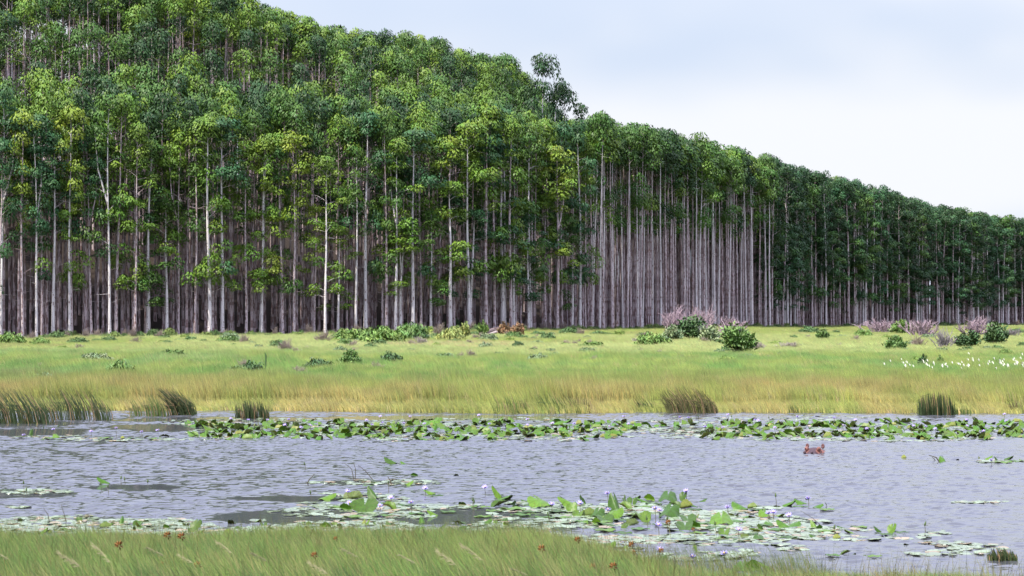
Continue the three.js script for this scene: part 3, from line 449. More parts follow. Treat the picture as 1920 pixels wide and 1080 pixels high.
// ------------------------------------------------------------------ water lilies
const lilyTop = [0.085, 0.185, 0.01], lilyUnder = [0.20, 0.25, 0.05];
function lilyLeaf(seed, type, fine) {                      // radius 1, lying in x-z before it is bent; two skins and a rim
  const r = rng(seed), NR = fine ? 6 : 4, NA = fine ? 30 : 18, g = new GB(), ax = r() * 0.6 - 0.3, P = [], tone = 0.6 + 0.75 * r(), warm = 0.8 + 0.35 * r();
  const bend = type === 'fold' ? [1.9 + r() * 0.7, 0.1] : type === 'tent' ? [-1.0, -1.0] : type === 'dome' ? [-0.75, -0.75] : type === 'cup' ? [1.0, 0.7] : type === 'stand' ? [0.45, 0.4] : [0.1, 0.1], tilt = type === 'tent' ? 0.75 : type === 'dome' ? 0.32 : type === 'stand' ? 1.0 : type === 'fold' ? 0.12 : type === 'cup' ? 0.35 : 0.02, rad = type === 'fold' ? 0.22 : type === 'tent' ? 0.3 : 0.8;
  for (let i = 0; i <= NR; i++) for (let j = 0; j <= NA; j++) {
    const a = 0.13 + (j / NA) * (6.283 - 0.26), q = i / NR, wav = 1 + 0.035 * Math.sin(a * 11) * q + 0.05 * Math.sin(a * 3 + seed), x = Math.cos(a) * q * wav, v = Math.sin(a) * q * wav * (0.93), b = v > 0 ? bend[0] : bend[1], t = Math.min(1, Math.abs(v) / rad), ang = b * t;
    let yy, vv; const s = Math.abs(v), arc = Math.min(s, rad), k = Math.abs(b) < 0.02 ? 0.02 : b, R = rad / k, th = arc / R; vv = R * Math.sin(th); yy = R * (1 - Math.cos(th)); if (s > rad) { vv += (s - rad) * Math.cos(k); yy += (s - rad) * Math.sin(k); } vv *= Math.sign(v) || 1;
    yy += 0.05 * Math.sin(a * 5 + seed * 1.3) * q * q; let X = x * Math.cos(tilt) - yy * Math.sin(tilt) * 0.35, Y = yy + (x + 1) * Math.sin(tilt); P.push(V(X, Y, vv));
  }
  const minY = Math.min(...P.map((p) => p.y)); P.forEach((p) => { p.y -= minY; });
  for (const s of [1, -1]) { const c = s > 0 ? [lilyTop[0] * tone * warm, lilyTop[1] * tone, lilyTop[2] * tone] : [lilyUnder[0] * tone * warm, lilyUnder[1] * tone, lilyUnder[2] * tone], o = g.p.length / 3;
    for (let i = 0; i <= NR; i++) for (let j = 0; j <= NA; j++) { const k = i * (NA + 1) + j, pu = P[Math.min(i + 1, NR) * (NA + 1) + j], pd = P[Math.max(i - 1, 0) * (NA + 1) + j], pl = P[i * (NA + 1) + Math.max(0, j - 1)], pr = P[i * (NA + 1) + Math.min(NA, j + 1)], n = V(0, 0, 0).crossVectors(pr.clone().sub(pl), pu.clone().sub(pd)); if (n.lengthSq() < 1e-9) n.set(0, 1, 0); n.normalize().multiplyScalar(s); g.v(P[k].x + n.x * 0.012, P[k].y + n.y * 0.012, P[k].z + n.z * 0.012, n.x, n.y, n.z, 0.5 + 0.5 * i / NR * Math.cos(j / NA * 6.283), 0.5 + 0.5 * i / NR * Math.sin(j / NA * 6.283), c.map((q) => q * (0.9 + 0.2 * hash2(j, i, seed)))); }
    for (let i = 0; i < NR; i++) for (let j = 0; j < NA; j++) { const k = o + i * (NA + 1) + j; if (s > 0) { g.t(k, k + 1, k + NA + 2); g.t(k, k + NA + 2, k + NA + 1); } else { g.t(k, k + NA + 2, k + 1); g.t(k, k + NA + 1, k + NA + 2); } } }
  const N = (NR + 1) * (NA + 1); for (let j = 0; j < NA; j++) { const k = NR * (NA + 1) + j; g.t(k, k + 1, k + 1 + N); g.t(k, k + 1 + N, k + N); }
  const geo = g.geo(); geo.computeBoundingBox(); return geo;
}
const veins = canvasTex(256, 256, (x, y) => { const u = (x - 128) / 128, v = (y - 128) / 128, a = Math.atan2(v, u), q = Math.hypot(u, v), vein = Math.pow(Math.abs(Math.cos(a * 9)), 14) * 0.16, spot = sstep(0.66, 0.74, fbm(x / 12, y / 12, 81, 3)) * (0.4 + 0.6 * q), m = 0.86 + 0.2 * (fbm(x / 30, y / 30, 83, 3) - 0.5) + vein; return [lerp(m, 0.9, spot), lerp(m, 0.62, spot), lerp(m, 0.45, spot)]; });
const lilyMat = new THREE.MeshPhysicalMaterial({ color: 0xffffff, map: veins, vertexColors: true, roughness: 0.45, specularIntensity: 0.6, side: THREE.DoubleSide });
const lilyFine = {}, lilyCoarse = {};
for (const ty of ['fold', 'tent', 'dome', 'cup', 'stand', 'flat']) { lilyFine[ty] = [0, 1, 2].map((k) => lilyLeaf(800 + k * 7 + ty.length * 31, ty, true)); lilyCoarse[ty] = [0, 1, 2].map((k) => lilyLeaf(850 + k * 5 + ty.length * 13, ty, false)); }
const flowerGeo = (() => { const g = new GB(); for (let k = 0; k < 14; k++) { const a = k * 2.4, up = k < 7 ? 0.55 : 1.3, d = V(Math.cos(a), up, Math.sin(a)).normalize(), s = V(-Math.sin(a), 0, Math.cos(a)), v = 0.85 + 0.2 * hash2(k, 1, 3); leaf(g, V(d.x * 0.004, 0, d.z * 0.004), d, s, 0.075, 0.013, [0.46 * v, 0.38 * v, 0.82 * v], V(d.x * 0.4, 0.8, d.z * 0.4).normalize()); } return g.geo(); })();
const budGeo = new THREE.LatheGeometry([[0, 0], [0.012, 0.008], [0.018, 0.03], [0.012, 0.06], [0.002, 0.085]].map(([x, y]) => new THREE.Vector2(x, y)), 7);
const coreGeo = new THREE.SphereGeometry(0.012, 7, 5).translate(0, 0.03, 0), petalMat = new THREE.MeshPhysicalMaterial({ color: 0xffffff, vertexColors: true, roughness: 0.6, side: THREE.DoubleSide }), coreMat = new THREE.MeshStandardMaterial({ color: rgb(0.75, 0.5, 0.06), roughness: 0.7 }), budMat = new THREE.MeshStandardMaterial({ color: rgb(0.10, 0.15, 0.05), roughness: 0.5 }), lilyStem = new THREE.MeshStandardMaterial({ color: rgb(0.11, 0.10, 0.05), roughness: 0.6 });
const stemCache = {};
function stemGeo(h) { const k = Math.round(h * 20); return stemCache[k] ??= new GB().tube([V(0.01, -0.25, 0), V(0.012, h * 0.4, 0), V(0, h, 0)], [0.007, 0.006, 0.005], 5).geo(); }
function bloom(parent, x, z, h, bud, s = 1) {
  const f = part(parent, bud ? 'bud' : 'flower', bud ? budGeo : flowerGeo, bud ? budMat : petalMat); f.position.set(x, h, z); f.scale.setScalar(s); f.rotation.set(0.25, x * 31, -0.2);
  if (!bud) part(f, 'flower_centre', coreGeo, coreMat);
  const st = part(parent, 'stem', stemGeo(h), lilyStem); st.position.set(x, 0, z);
}
function lily(label, leaves, blooms, group, fine = true) {  // leaves: [px, py, w, h, type, turn]; blooms: [px, py of the flower, height px, bud]
  const c = onWater(leaves.reduce((s, l) => s + l[0], 0) / leaves.length, leaves.reduce((s, l) => s + l[1], 0) / leaves.length), o = new THREE.Group(); o.position.set(c.x, 0, c.z);
  leaves.forEach(([px, py, w, h, type, turn], i) => {
    const p = onWater(px, py), list = (fine ? lilyFine : lilyCoarse)[type], geo = list[(Math.round(px * 7 + py * 3)) % list.length], m = part(o, 'leaf', geo, lilyMat), bb = geo.boundingBox, R = w / p.s / 2;
    m.position.set(p.x - c.x, type === 'flat' ? 0.008 + 0.004 * (i % 5) : -0.012, p.z - c.z); m.rotation.y = turn ?? hash2(px, py, 3) * 6.28; m.scale.set(R, type === 'flat' ? R : Math.min(R * 1.35, Math.max(R * 0.5, h / p.s / Math.max(0.2, bb.max.y))), R);
  });
  for (const [px, py, hp, bud] of blooms) { const q = onWater(px, py + hp); bloom(o, q.x - c.x, q.z - c.z, hp / q.s, bud, bud ? 1.1 : 1.15); }
  top(o, 'water_lily', label, 'water lily', group);
}
// turn: 0 puts the raised edge towards +x; Math.PI / 2 away from the camera
const B = Math.PI / 2, N_ = null;
lily('water lily with a high broad front leaf and folded leaves, left of the middle', [[614, 937, 36, 14, 'dome', 0.6], [661, 936, 38, 34, 'fold', 0.2], [700, 938, 32, 28, 'tent', 2.4], [684, 960, 60, 18, 'stand', 1.5], [731, 955, 28, 20, 'cup', 2.8], [648, 957, 24, 20, 'fold', 2.9], [632, 953, 34, 4, 'flat'], [640, 936, 30, 4, 'flat'], [760, 950, 34, 4, 'flat'], [705, 948, 40, 4, 'flat'], [720, 968, 36, 4, 'flat'], [662, 971, 40, 4, 'flat']], [[652, 923, 14], [655, 945, 10], [712, 950, 8], [733, 935, 18], [583, 926, 14, 1]], 'lilies by the near bank');
lily('water lily with a tent leaf at the left end of the big near patch', [[932, 934, 26, 26, 'tent', 2.9], [948, 937, 30, 12, 'dome'], [936, 949, 36, 14, 'cup', 0.4], [963, 948, 30, 12, 'fold'], [985, 941, 20, 6, 'dome'], [962, 956, 50, 4, 'flat'], [985, 962, 40, 4, 'flat'], [926, 960, 34, 4, 'flat'], [905, 953, 30, 4, 'flat']], [[909, 915, 14], [888, 944, 14, 1]], 'lilies by the near bank');
lily('water lily with one bright light green raised leaf in the near patch', [[1013, 950, 56, 22, 'dome', 2.2], [1000, 948, 40, 10, 'dome'], [1030, 958, 30, 8, 'flat'], [975, 968, 40, 4, 'flat'], [1045, 962, 34, 4, 'flat'], [1020, 972, 40, 4, 'flat']], [[1034, 947, 14], [1028, 968, 10, 1]], 'lilies by the near bank');
lily('water lily with dark toothed leaf and pale folded leaf, middle of near patch', [[1064, 951, 38, 24, 'dome', 2.8], [1072, 960, 24, 20, 'stand', 1.4], [1092, 946, 30, 26, 'fold', 1.9], [1104, 968, 28, 40, 'fold', 0.3], [1120, 970, 34, 22, 'dome', 1.2], [1085, 968, 28, 14, 'cup'], [1055, 972, 36, 4, 'flat'], [1095, 980, 36, 4, 'flat'], [1130, 981, 30, 4, 'flat']], [[1087, 945, 20], [1140, 958, 16]], 'lilies by the near bank');
lily('water lily with the tallest tent leaf in the near patch', [[1153, 962, 40, 40, 'tent', 1.9], [1172, 955, 28, 16, 'cup', 2.6], [1148, 972, 48, 22, 'dome', 0.8], [1134, 978, 40, 16, 'cup', 1.8], [1168, 978, 40, 4, 'flat'], [1190, 966, 34, 4, 'flat']], [[1139, 927, 24]], 'lilies by the near bank');
lily('water lily with a narrow upright leaf at the back of the near patch', [[1183, 938, 16, 30, 'fold', 1.6], [1176, 944, 24, 14, 'cup'], [1194, 936, 16, 10, 'dome'], [1203, 942, 24, 12, 'dome'], [1217, 938, 24, 14, 'fold', 2.6], [1191, 947, 14, 14, 'stand'], [1225, 946, 34, 4, 'flat'], [1205, 952, 34, 4, 'flat']], [[1172, 935, 12, 1]], 'lilies by the near bank');
lily('water lily with a wide dark dome leaf and a violet bud behind it', [[1252, 940, 42, 20, 'dome', 1.4], [1281, 940, 18, 22, 'stand', 0.9], [1286, 952, 26, 22, 'fold', 0.4], [1266, 952, 26, 16, 'cup', 2.7], [1300, 951, 20, 8, 'dome'], [1318, 941, 16, 8, 'dome'], [1240, 955, 34, 4, 'flat'], [1300, 958, 34, 4, 'flat']], [[1286, 922, 18]], 'lilies by the near bank');
lily('water lily with a large rounded dark leaf among violet flowers', [[1255, 970, 46, 28, 'dome', 1.2], [1290, 978, 40, 16, 'cup', 1.7], [1308, 973, 20, 14, 'fold'], [1284, 992, 42, 18, 'cup', 1.5], [1302, 990, 24, 20, 'fold', 2.9], [1268, 998, 40, 6, 'dome'], [1240, 985, 34, 4, 'flat'], [1320, 984, 34, 4, 'flat'], [1310, 1002, 34, 4, 'flat']], [[1228, 955, 24], [1236, 958, 20], [1234, 986, 18], [1250, 975, 22, 1]], 'lilies by the near bank');
lily('low water lily with leaves pressed together in front of the tall tent leaf', [[1205, 977, 36, 20, 'cup', 2.0], [1186, 985, 32, 16, 'fold', 0.8], [1190, 972, 24, 12, 'dome'], [1135, 986, 40, 10, 'dome'], [1118, 984, 24, 16, 'fold', 2.4], [1172, 992, 20, 14, 'stand', 0.7], [1133, 996, 44, 5, 'flat'], [1097, 982, 14, 8, 'dome'], [1165, 1002, 40, 4, 'flat'], [1200, 995, 36, 4, 'flat']], [[1213, 975, 12, 1]], 'lilies by the near bank');
lily('water lily with the biggest smooth rounded leaf right of the near patch', [[1352, 984, 54, 26, 'dome', 1.5], [1357, 960, 10, 22, 'fold', 1.8], [1386, 956, 34, 18, 'dome', 2.3], [1410, 952, 18, 12, 'fold'], [1376, 968, 24, 8, 'cup'], [1395, 972, 24, 8, 'dome'], [1342, 992, 40, 4, 'flat'], [1380, 980, 36, 4, 'flat'], [1420, 958, 34, 4, 'flat']], [[1364, 953, 14]], 'lilies by the near bank');
lily('water lily with narrow dark leaves around a violet flower, right of centre', [[1433, 970, 28, 18, 'dome', 1.8], [1460, 970, 22, 10, 'dome'], [1412, 972, 26, 8, 'dome'], [1443, 984, 26, 8, 'dome'], [1425, 994, 22, 18, 'fold', 2.0], [1415, 998, 24, 10, 'cup'], [1470, 990, 40, 18, 'tent', 2.6], [1488, 988, 30, 12, 'dome'], [1455, 996, 34, 4, 'flat'], [1435, 988, 34, 4, 'flat']], [[1441, 964, 12], [1449, 962, 14], [1479, 968, 16]], 'lilies by the near bank');
lily('water lily with crossed stems and a violet flower in front of the rounded leaf', [[1358, 1004, 28, 18, 'cup', 1.4], [1348, 1000, 14, 22, 'fold', 2.8], [1396, 1008, 20, 18, 'fold', 0.5], [1366, 1010, 34, 8, 'dome'], [1423, 1011, 28, 10, 'dome'], [1340, 1010, 34, 4, 'flat'], [1390, 1014, 34, 4, 'flat'], [1408, 1003, 30, 4, 'flat']], [[1384, 995, 18], [1341, 985, 18, 1]], 'lilies by the near bank');
lily('small row of water lily leaves at the back right of the near patch', [[1479, 949, 26, 14, 'dome'], [1500, 945, 26, 12, 'dome', 2.6], [1460, 951, 24, 6, 'dome'], [1533, 951, 22, 8, 'dome'], [1548, 949, 8, 9, 'stand'], [1513, 936, 10, 12, 'fold'], [1500, 952, 30, 4, 'flat'], [1550, 957, 30, 4, 'flat']], [[1515, 936, 12], [1454, 932, 14, 1]], 'lilies by the near bank');
lily('water lily with two ragged pointed leaves right of the near patch', [[1526, 990, 20, 18, 'tent', 2.2], [1536, 992, 16, 16, 'fold'], [1576, 990, 18, 6, 'dome'], [1592, 1000, 20, 10, 'dome'], [1568, 1010, 16, 14, 'fold'], [1525, 1008, 18, 8, 'dome'], [1610, 990, 34, 4, 'flat'], [1550, 998, 34, 4, 'flat'], [1480, 1010, 34, 4, 'flat']], [[1563, 992, 14, 1]], 'lilies by the near bank');
lily('water lily with one upright oval leaf near the right', [[1672, 999, 22, 20, 'stand', 0.8], [1645, 998, 20, 14, 'tent', 3.0], [1690, 1000, 30, 4, 'flat'], [1660, 1004, 30, 4, 'flat']], [[1733, 986, 14, 1]], 'lilies by the near bank');
lily('few low water lily leaves near the lower right', [[1585, 1040, 22, 12, 'cup'], [1601, 1039, 8, 7, 'dome'], [1621, 1043, 10, 9, 'fold'], [1700, 1022, 16, 6, 'dome'], [1560, 1044, 30, 4, 'flat'], [1640, 1044, 30, 4, 'flat']], [], 'lilies by the near bank');
lily('nearest water lily, a ribbed leaf folded over, at the bottom right of centre', [[1392, 1070, 44, 20, 'dome', 1.5], [1412, 1070, 34, 24, 'fold', 2.9], [1436, 1068, 40, 14, 'tent', 3.1], [1370, 1072, 34, 6, 'dome']], [[1358, 1040, 24]], 'lilies by the near bank');
lily('water lily with small flower in the grass right of the middle bottom', [[1145, 1026, 22, 16, 'dome'], [1135, 1024, 20, 8, 'cup'], [1172, 1030, 16, 10, 'dome'], [1302, 1026, 10, 10, 'fold'], [1248, 1004, 14, 6, 'dome'], [1240, 1050, 24, 12, 'dome'], [1303, 1034, 12, 14, 'stand']], [[1236, 1032, 20], [1298, 1046, 16]], 'lilies by the near bank');
lily('lone curled water lily leaf with dark buds in open water on the left', [[195, 907, 34, 13, 'tent', 3.1]], [[190, 910, 10, 1], [227, 899, 10, 1], [234, 901, 6, 1], [203, 915, 10, 1], [277, 905, 4, 1]], 'lone lily leaves');
lily('two curled water lily leaves alone in the open water left of the middle', [[733, 870, 34, 13, 'tent', 2.8], [756, 870, 12, 7, 'dome']], [[572, 872, 8, 1]], 'lone lily leaves');
lily('scattered dark curled lily leaves behind the left lily clump', [[767, 910, 18, 11, 'dome'], [707, 907, 26, 6, 'dome'], [777, 892, 14, 7, 'fold'], [855, 892, 12, 6, 'dome'], [806, 926, 24, 10, 'dome', 2.9], [690, 912, 24, 3, 'flat'], [820, 930, 24, 3, 'flat']], [[797, 917, 12], [728, 908, 14, 1]], 'lone lily leaves');
lily('rolled lily leaf lying on the dark water below the left clump', [[812, 967, 28, 13, 'tent', 2.9], [868, 948, 20, 10, 'fold'], [882, 951, 26, 6, 'dome'], [840, 962, 34, 4, 'flat'], [780, 966, 34, 4, 'flat'], [905, 970, 34, 4, 'flat']], [[771, 944, 22], [886, 940, 20, 1]], 'lone lily leaves');
lily('dark folded lily leaf beside the pronged twig, right', [[1767, 866, 22, 13, 'tent', 1.8], [1694, 859, 11, 8, 'fold'], [1795, 862, 8, 3, 'dome']], [], 'lone lily leaves');
lily('group of dark domed lily leaves at the right edge of the open water', [[1853, 862, 17, 10, 'dome'], [1867, 863, 9, 9, 'tent'], [1891, 862, 19, 9, 'dome'], [1835, 860, 8, 6, 'fold'], [1913, 863, 6, 4, 'dome'], [1880, 868, 34, 3, 'flat'], [1905, 866, 30, 3, 'flat']], [[1858, 864, 6]], 'lone lily leaves');
lily('upright pointed lily leaf with flowers at the left edge of the far band', [[58, 818, 14, 18, 'tent', 1.4], [107, 821, 18, 9, 'dome', 2.2], [80, 824, 14, 3, 'dome'], [68, 819, 8, 3, 'flat'], [95, 823, 24, 3, 'flat']], [[45, 817, 5], [82, 803, 14, 1], [101, 806, 8], [109, 802, 12, 1]], 'lone lily leaves');
lily('few lily flowers standing over floating leaves left of the far band', [[230, 822, 12, 6, 'fold'], [275, 821, 12, 5, 'cup'], [308, 819, 22, 7, 'dome'], [200, 823, 26, 3, 'flat'], [290, 824, 26, 3, 'flat'], [250, 823, 26, 3, 'flat']], [[171, 810, 8], [218, 804, 16], [266, 811, 10], [296, 808, 8]], 'lone lily leaves');
lily('pair of buds on dark stems at the left edge of the open water', [[10, 920, 20, 3, 'flat'], [40, 923, 20, 3, 'flat']], [[45, 908, 18, 1], [50, 921, 6, 1]], 'lone lily leaves');
{ // the strip of low young leaves along the near bank, left
  const r = rng(901); const strips = [[20, 120, 'at the far left'], [120, 230, 'below the bud pair'], [230, 330, 'with a tall pointed leaf'], [330, 440, 'with pale upturned leaves'], [440, 600, 'left of the dark water'], [600, 780, 'below the left clump'], [780, 960, 'below the dark water']];
  for (const [x0, x1, w] of strips) { const n = Math.round((x1 - x0) / 9), L = []; for (let k = 0; k < n; k++) { const t = r(), big = r(); L.push([Math.round(lerp(x0, x1, r())), Math.round(lerp(978, 1012, r())), 10 + 14 * big, 6 + 12 * r(), t < 0.2 ? 'tent' : t < 0.4 ? 'fold' : t < 0.6 ? 'cup' : t < 0.85 ? 'dome' : 'flat', undefined]); }
    if (w.includes('tall pointed')) L.push([228, 983, 16, 18, 'tent', 1.4], [262, 988, 28, 16, 'cup', 1.2]); if (w.includes('pale up')) L.push([368, 994, 26, 20, 'stand', 1.1], [312, 990, 14, 16, 'fold', 2.8]);
    lily('small young water lily leaves along the near bank, ' + w, L, [], 'young lily leaves along the near bank'); }
}
{ // the long far band
  const r = rng(911); let k = 0;
  for (let px = 370; px < 1935; px += 17) {
    const thin = px > 1180 && px < 1325, rows = thin ? 1 : 2;
    for (let q = 0; q < rows; q++) {
      const cx = px + (r() - 0.5) * 16, cy = thin ? lerp(795, 806, r()) : q ? lerp(809, 823, r()) : lerp(794, 808, r()), n = thin ? 2 : 5 + Math.floor(r() * 4), L = [], Fl = [];
      for (let i = 0; i < n; i++) { const t = r(); L.push([Math.round(cx + (r() - 0.5) * 38), Math.round(cy + (r() - 0.5) * 8), 11 + 11 * r(), 4 + 9 * r(), t < 0.2 ? 'fold' : t < 0.36 ? 'tent' : t < 0.55 ? 'cup' : t < 0.92 ? 'dome' : 'stand', undefined]); }
      if (r() < 0.34) Fl.push([cx + (r() - 0.5) * 30, cy - 13 - 5 * r(), 10, r() < 0.2]);
      const seg = [[440, 'at its left tip'], [540, 'before the short upright reeds'], [660, 'right of the short upright reeds'], [790, 'below the bracken thicket'], [920, 'below the pale saplings'], [1010, 'before the thin shore reeds'], [1110, 'before the rusty sedge'], [1180, 'left of the thin gap'], [1325, 'in the thin gap'], [1420, 'right of the thin gap'], [1500, 'left of the hippopotamus'], [1570, 'behind the hippopotamus'], [1700, 'right of the hippopotamus'], [1800, 'before the dark upright reeds'], [9999, 'at its right end']].find((z) => px < z[0])[1];
      lily(`${n > 7 ? 'large ' : n < 6 ? 'small ' : ''}water lily ${Fl.length ? (Fl[0][3] ? 'with bud, ' : 'with lilac flower, ') : ''}far band ${seg.replace('the ', '')}${thin ? '' : q ? ', front row' : ', rear row'}`, L, Fl, 'far lily band', false); k++;
    }
  }
  console.log('far lilies', k);
}
{ // flat pads lying close together, too many to count
  const r = rng(921), geos = [0, 1, 2].map((k) => { const g = new GB(), c = g.v(0, 0, 0, 0, 1, 0), n = 14, ring = []; for (let j = 0; j <= n; j++) { const a = 0.15 + j / n * 5.98, q = 1 + 0.06 * Math.sin(a * 3 + k * 2); ring.push(g.v(Math.cos(a) * q, 0.03 * Math.sin(a * 4 + k), Math.sin(a) * q, 0, 1, 0)); } const low = ring.map((i) => g.v(g.p[i * 3] * 0.98, g.p[i * 3 + 1] - 0.05, g.p[i * 3 + 2] * 0.98, 0, -1, 0)); for (let j = 0; j < n; j++) { g.t(c, ring[j + 1], ring[j]); g.t(ring[j], ring[j + 1], low[j + 1]); g.t(ring[j], low[j + 1], low[j]); } return g.geo(); });
  const spots = [[240, 990, 330, 24, 950], [720, 1000, 330, 24, 800], [760, 960, 250, 14, 260], [1150, 985, 300, 32, 900], [1080, 955, 190, 16, 240], [1400, 990, 170, 26, 330], [1600, 1000, 180, 14, 120], [1250, 1030, 260, 22, 260], [660, 940, 110, 16, 110], [700, 905, 130, 5, 60], [130, 952, 120, 2.5, 40], [60, 922, 90, 4, 40], [300, 938, 90, 3, 30], [1320, 955, 150, 10, 120], [1880, 865, 60, 3, 50], [1760, 1030, 130, 14, 70], [820, 811, 470, 18, 1300], [1620, 812, 330, 17, 900], [1260, 806, 120, 18, 260], [250, 822, 260, 6, 170], [560, 792, 300, 7, 240], [1300, 786, 500, 6, 300], [1840, 942, 60, 1.5, 20]];
  const list = []; for (const [px, py, rx, ry, n] of spots) for (let k = 0; k < n * 1.7; k++) { const a = r() * 6.28, q = Math.sqrt(r()), u = px + Math.cos(a) * q * rx, v = py + Math.sin(a) * q * ry, p = onWater(u, v); if (fbm(p.x * 0.8, p.d * 0.6, 931, 3) < 0.44 || p.d < nearShore(p.x) - 0.5 || p.d > farShore(p.x)) continue; const s = 0.045 + 0.09 * r(), f = 0.7 + 0.6 * r(), y = r() < 0.15; list.push({ x: p.x, y: 0.01 + 0.014 * r(), z: p.z, s, sy: s, turn: r() * 6.28, tilt: [(r() - 0.35) * 0.16, (r() - 0.5) * 0.16], c: y ? [0.30 * f, 0.22 * f, 0.12 * f] : [0.21 * f, 0.27 * f, 0.16 * f] }); }
  const o = new THREE.Group(); instanced(o, 'pads', geos, new THREE.MeshPhysicalMaterial({ color: 0xffffff, roughness: 0.22, side: THREE.DoubleSide }), list);
  top(o, 'floating_lily_pads', 'countless flat lily pads lying on the water and shining with sky', 'lily pads', null, 'stuff'); console.log('pads', list.length);
}
{ // stalks and twigs in the water
  const stick = (pts, rad, label, c = [0.08, 0.07, 0.04]) => { const P = pts.map(([px, py, base]) => { const b = onWater(base[0], base[1]); return V(b.x + (px - base[0]) / b.s, (base[1] - py) / b.s, b.z); }), m = new THREE.Mesh(new GB().tube(P, P.map((_, i) => rad * (1 - 0.6 * i / (P.length - 1))), 5).geo(), new THREE.MeshStandardMaterial({ color: rgb(...c), roughness: 0.8 })); top(m, 'water_stalk', label, 'stalk', 'stalks in the open water'); };
  const s = (x0, y0, x1, y1, label, bow = 0, rad = 0.012) => { const b = [x0, y0]; stick([[x0, y0 + 6, b], [(x0 + x1) / 2 + bow, (y0 + y1) / 2 - Math.abs(bow), b], [x1, y1, b]], rad, label); };
  s(665, 898, 646, 868, 'thin grass stalk bending left above a dark tip, left clump', 4); s(666, 898, 662, 866, 'thin upright grass stalk at the left open water', 3); s(705, 900, 672, 872, 'long thin stalk leaning left towards the upright grass stalk', -3); s(572, 907, 590, 889, 'thin dark stick slanting right in the open water', 0, 0.016); s(737, 909, 727, 893, 'short dark stick near a curled lily leaf', 0, 0.018);
  s(127, 982, 115, 945, 'thin stalk leaning left over the young lily leaves', 0, 0.009); s(95, 980, 82, 952, 'branched-looking water stalk at the left', 2, 0.01); s(1765, 866, 1741, 853, 'dark pronged twig beside a folded lily leaf', 2, 0.022); s(1756, 864, 1747, 857, 'short prong of twig next to the dark pronged one', 0, 0.016); s(1545, 984, 1500, 957, 'thin stalk leaning far left by the ragged lily leaves', 0, 0.007);
}
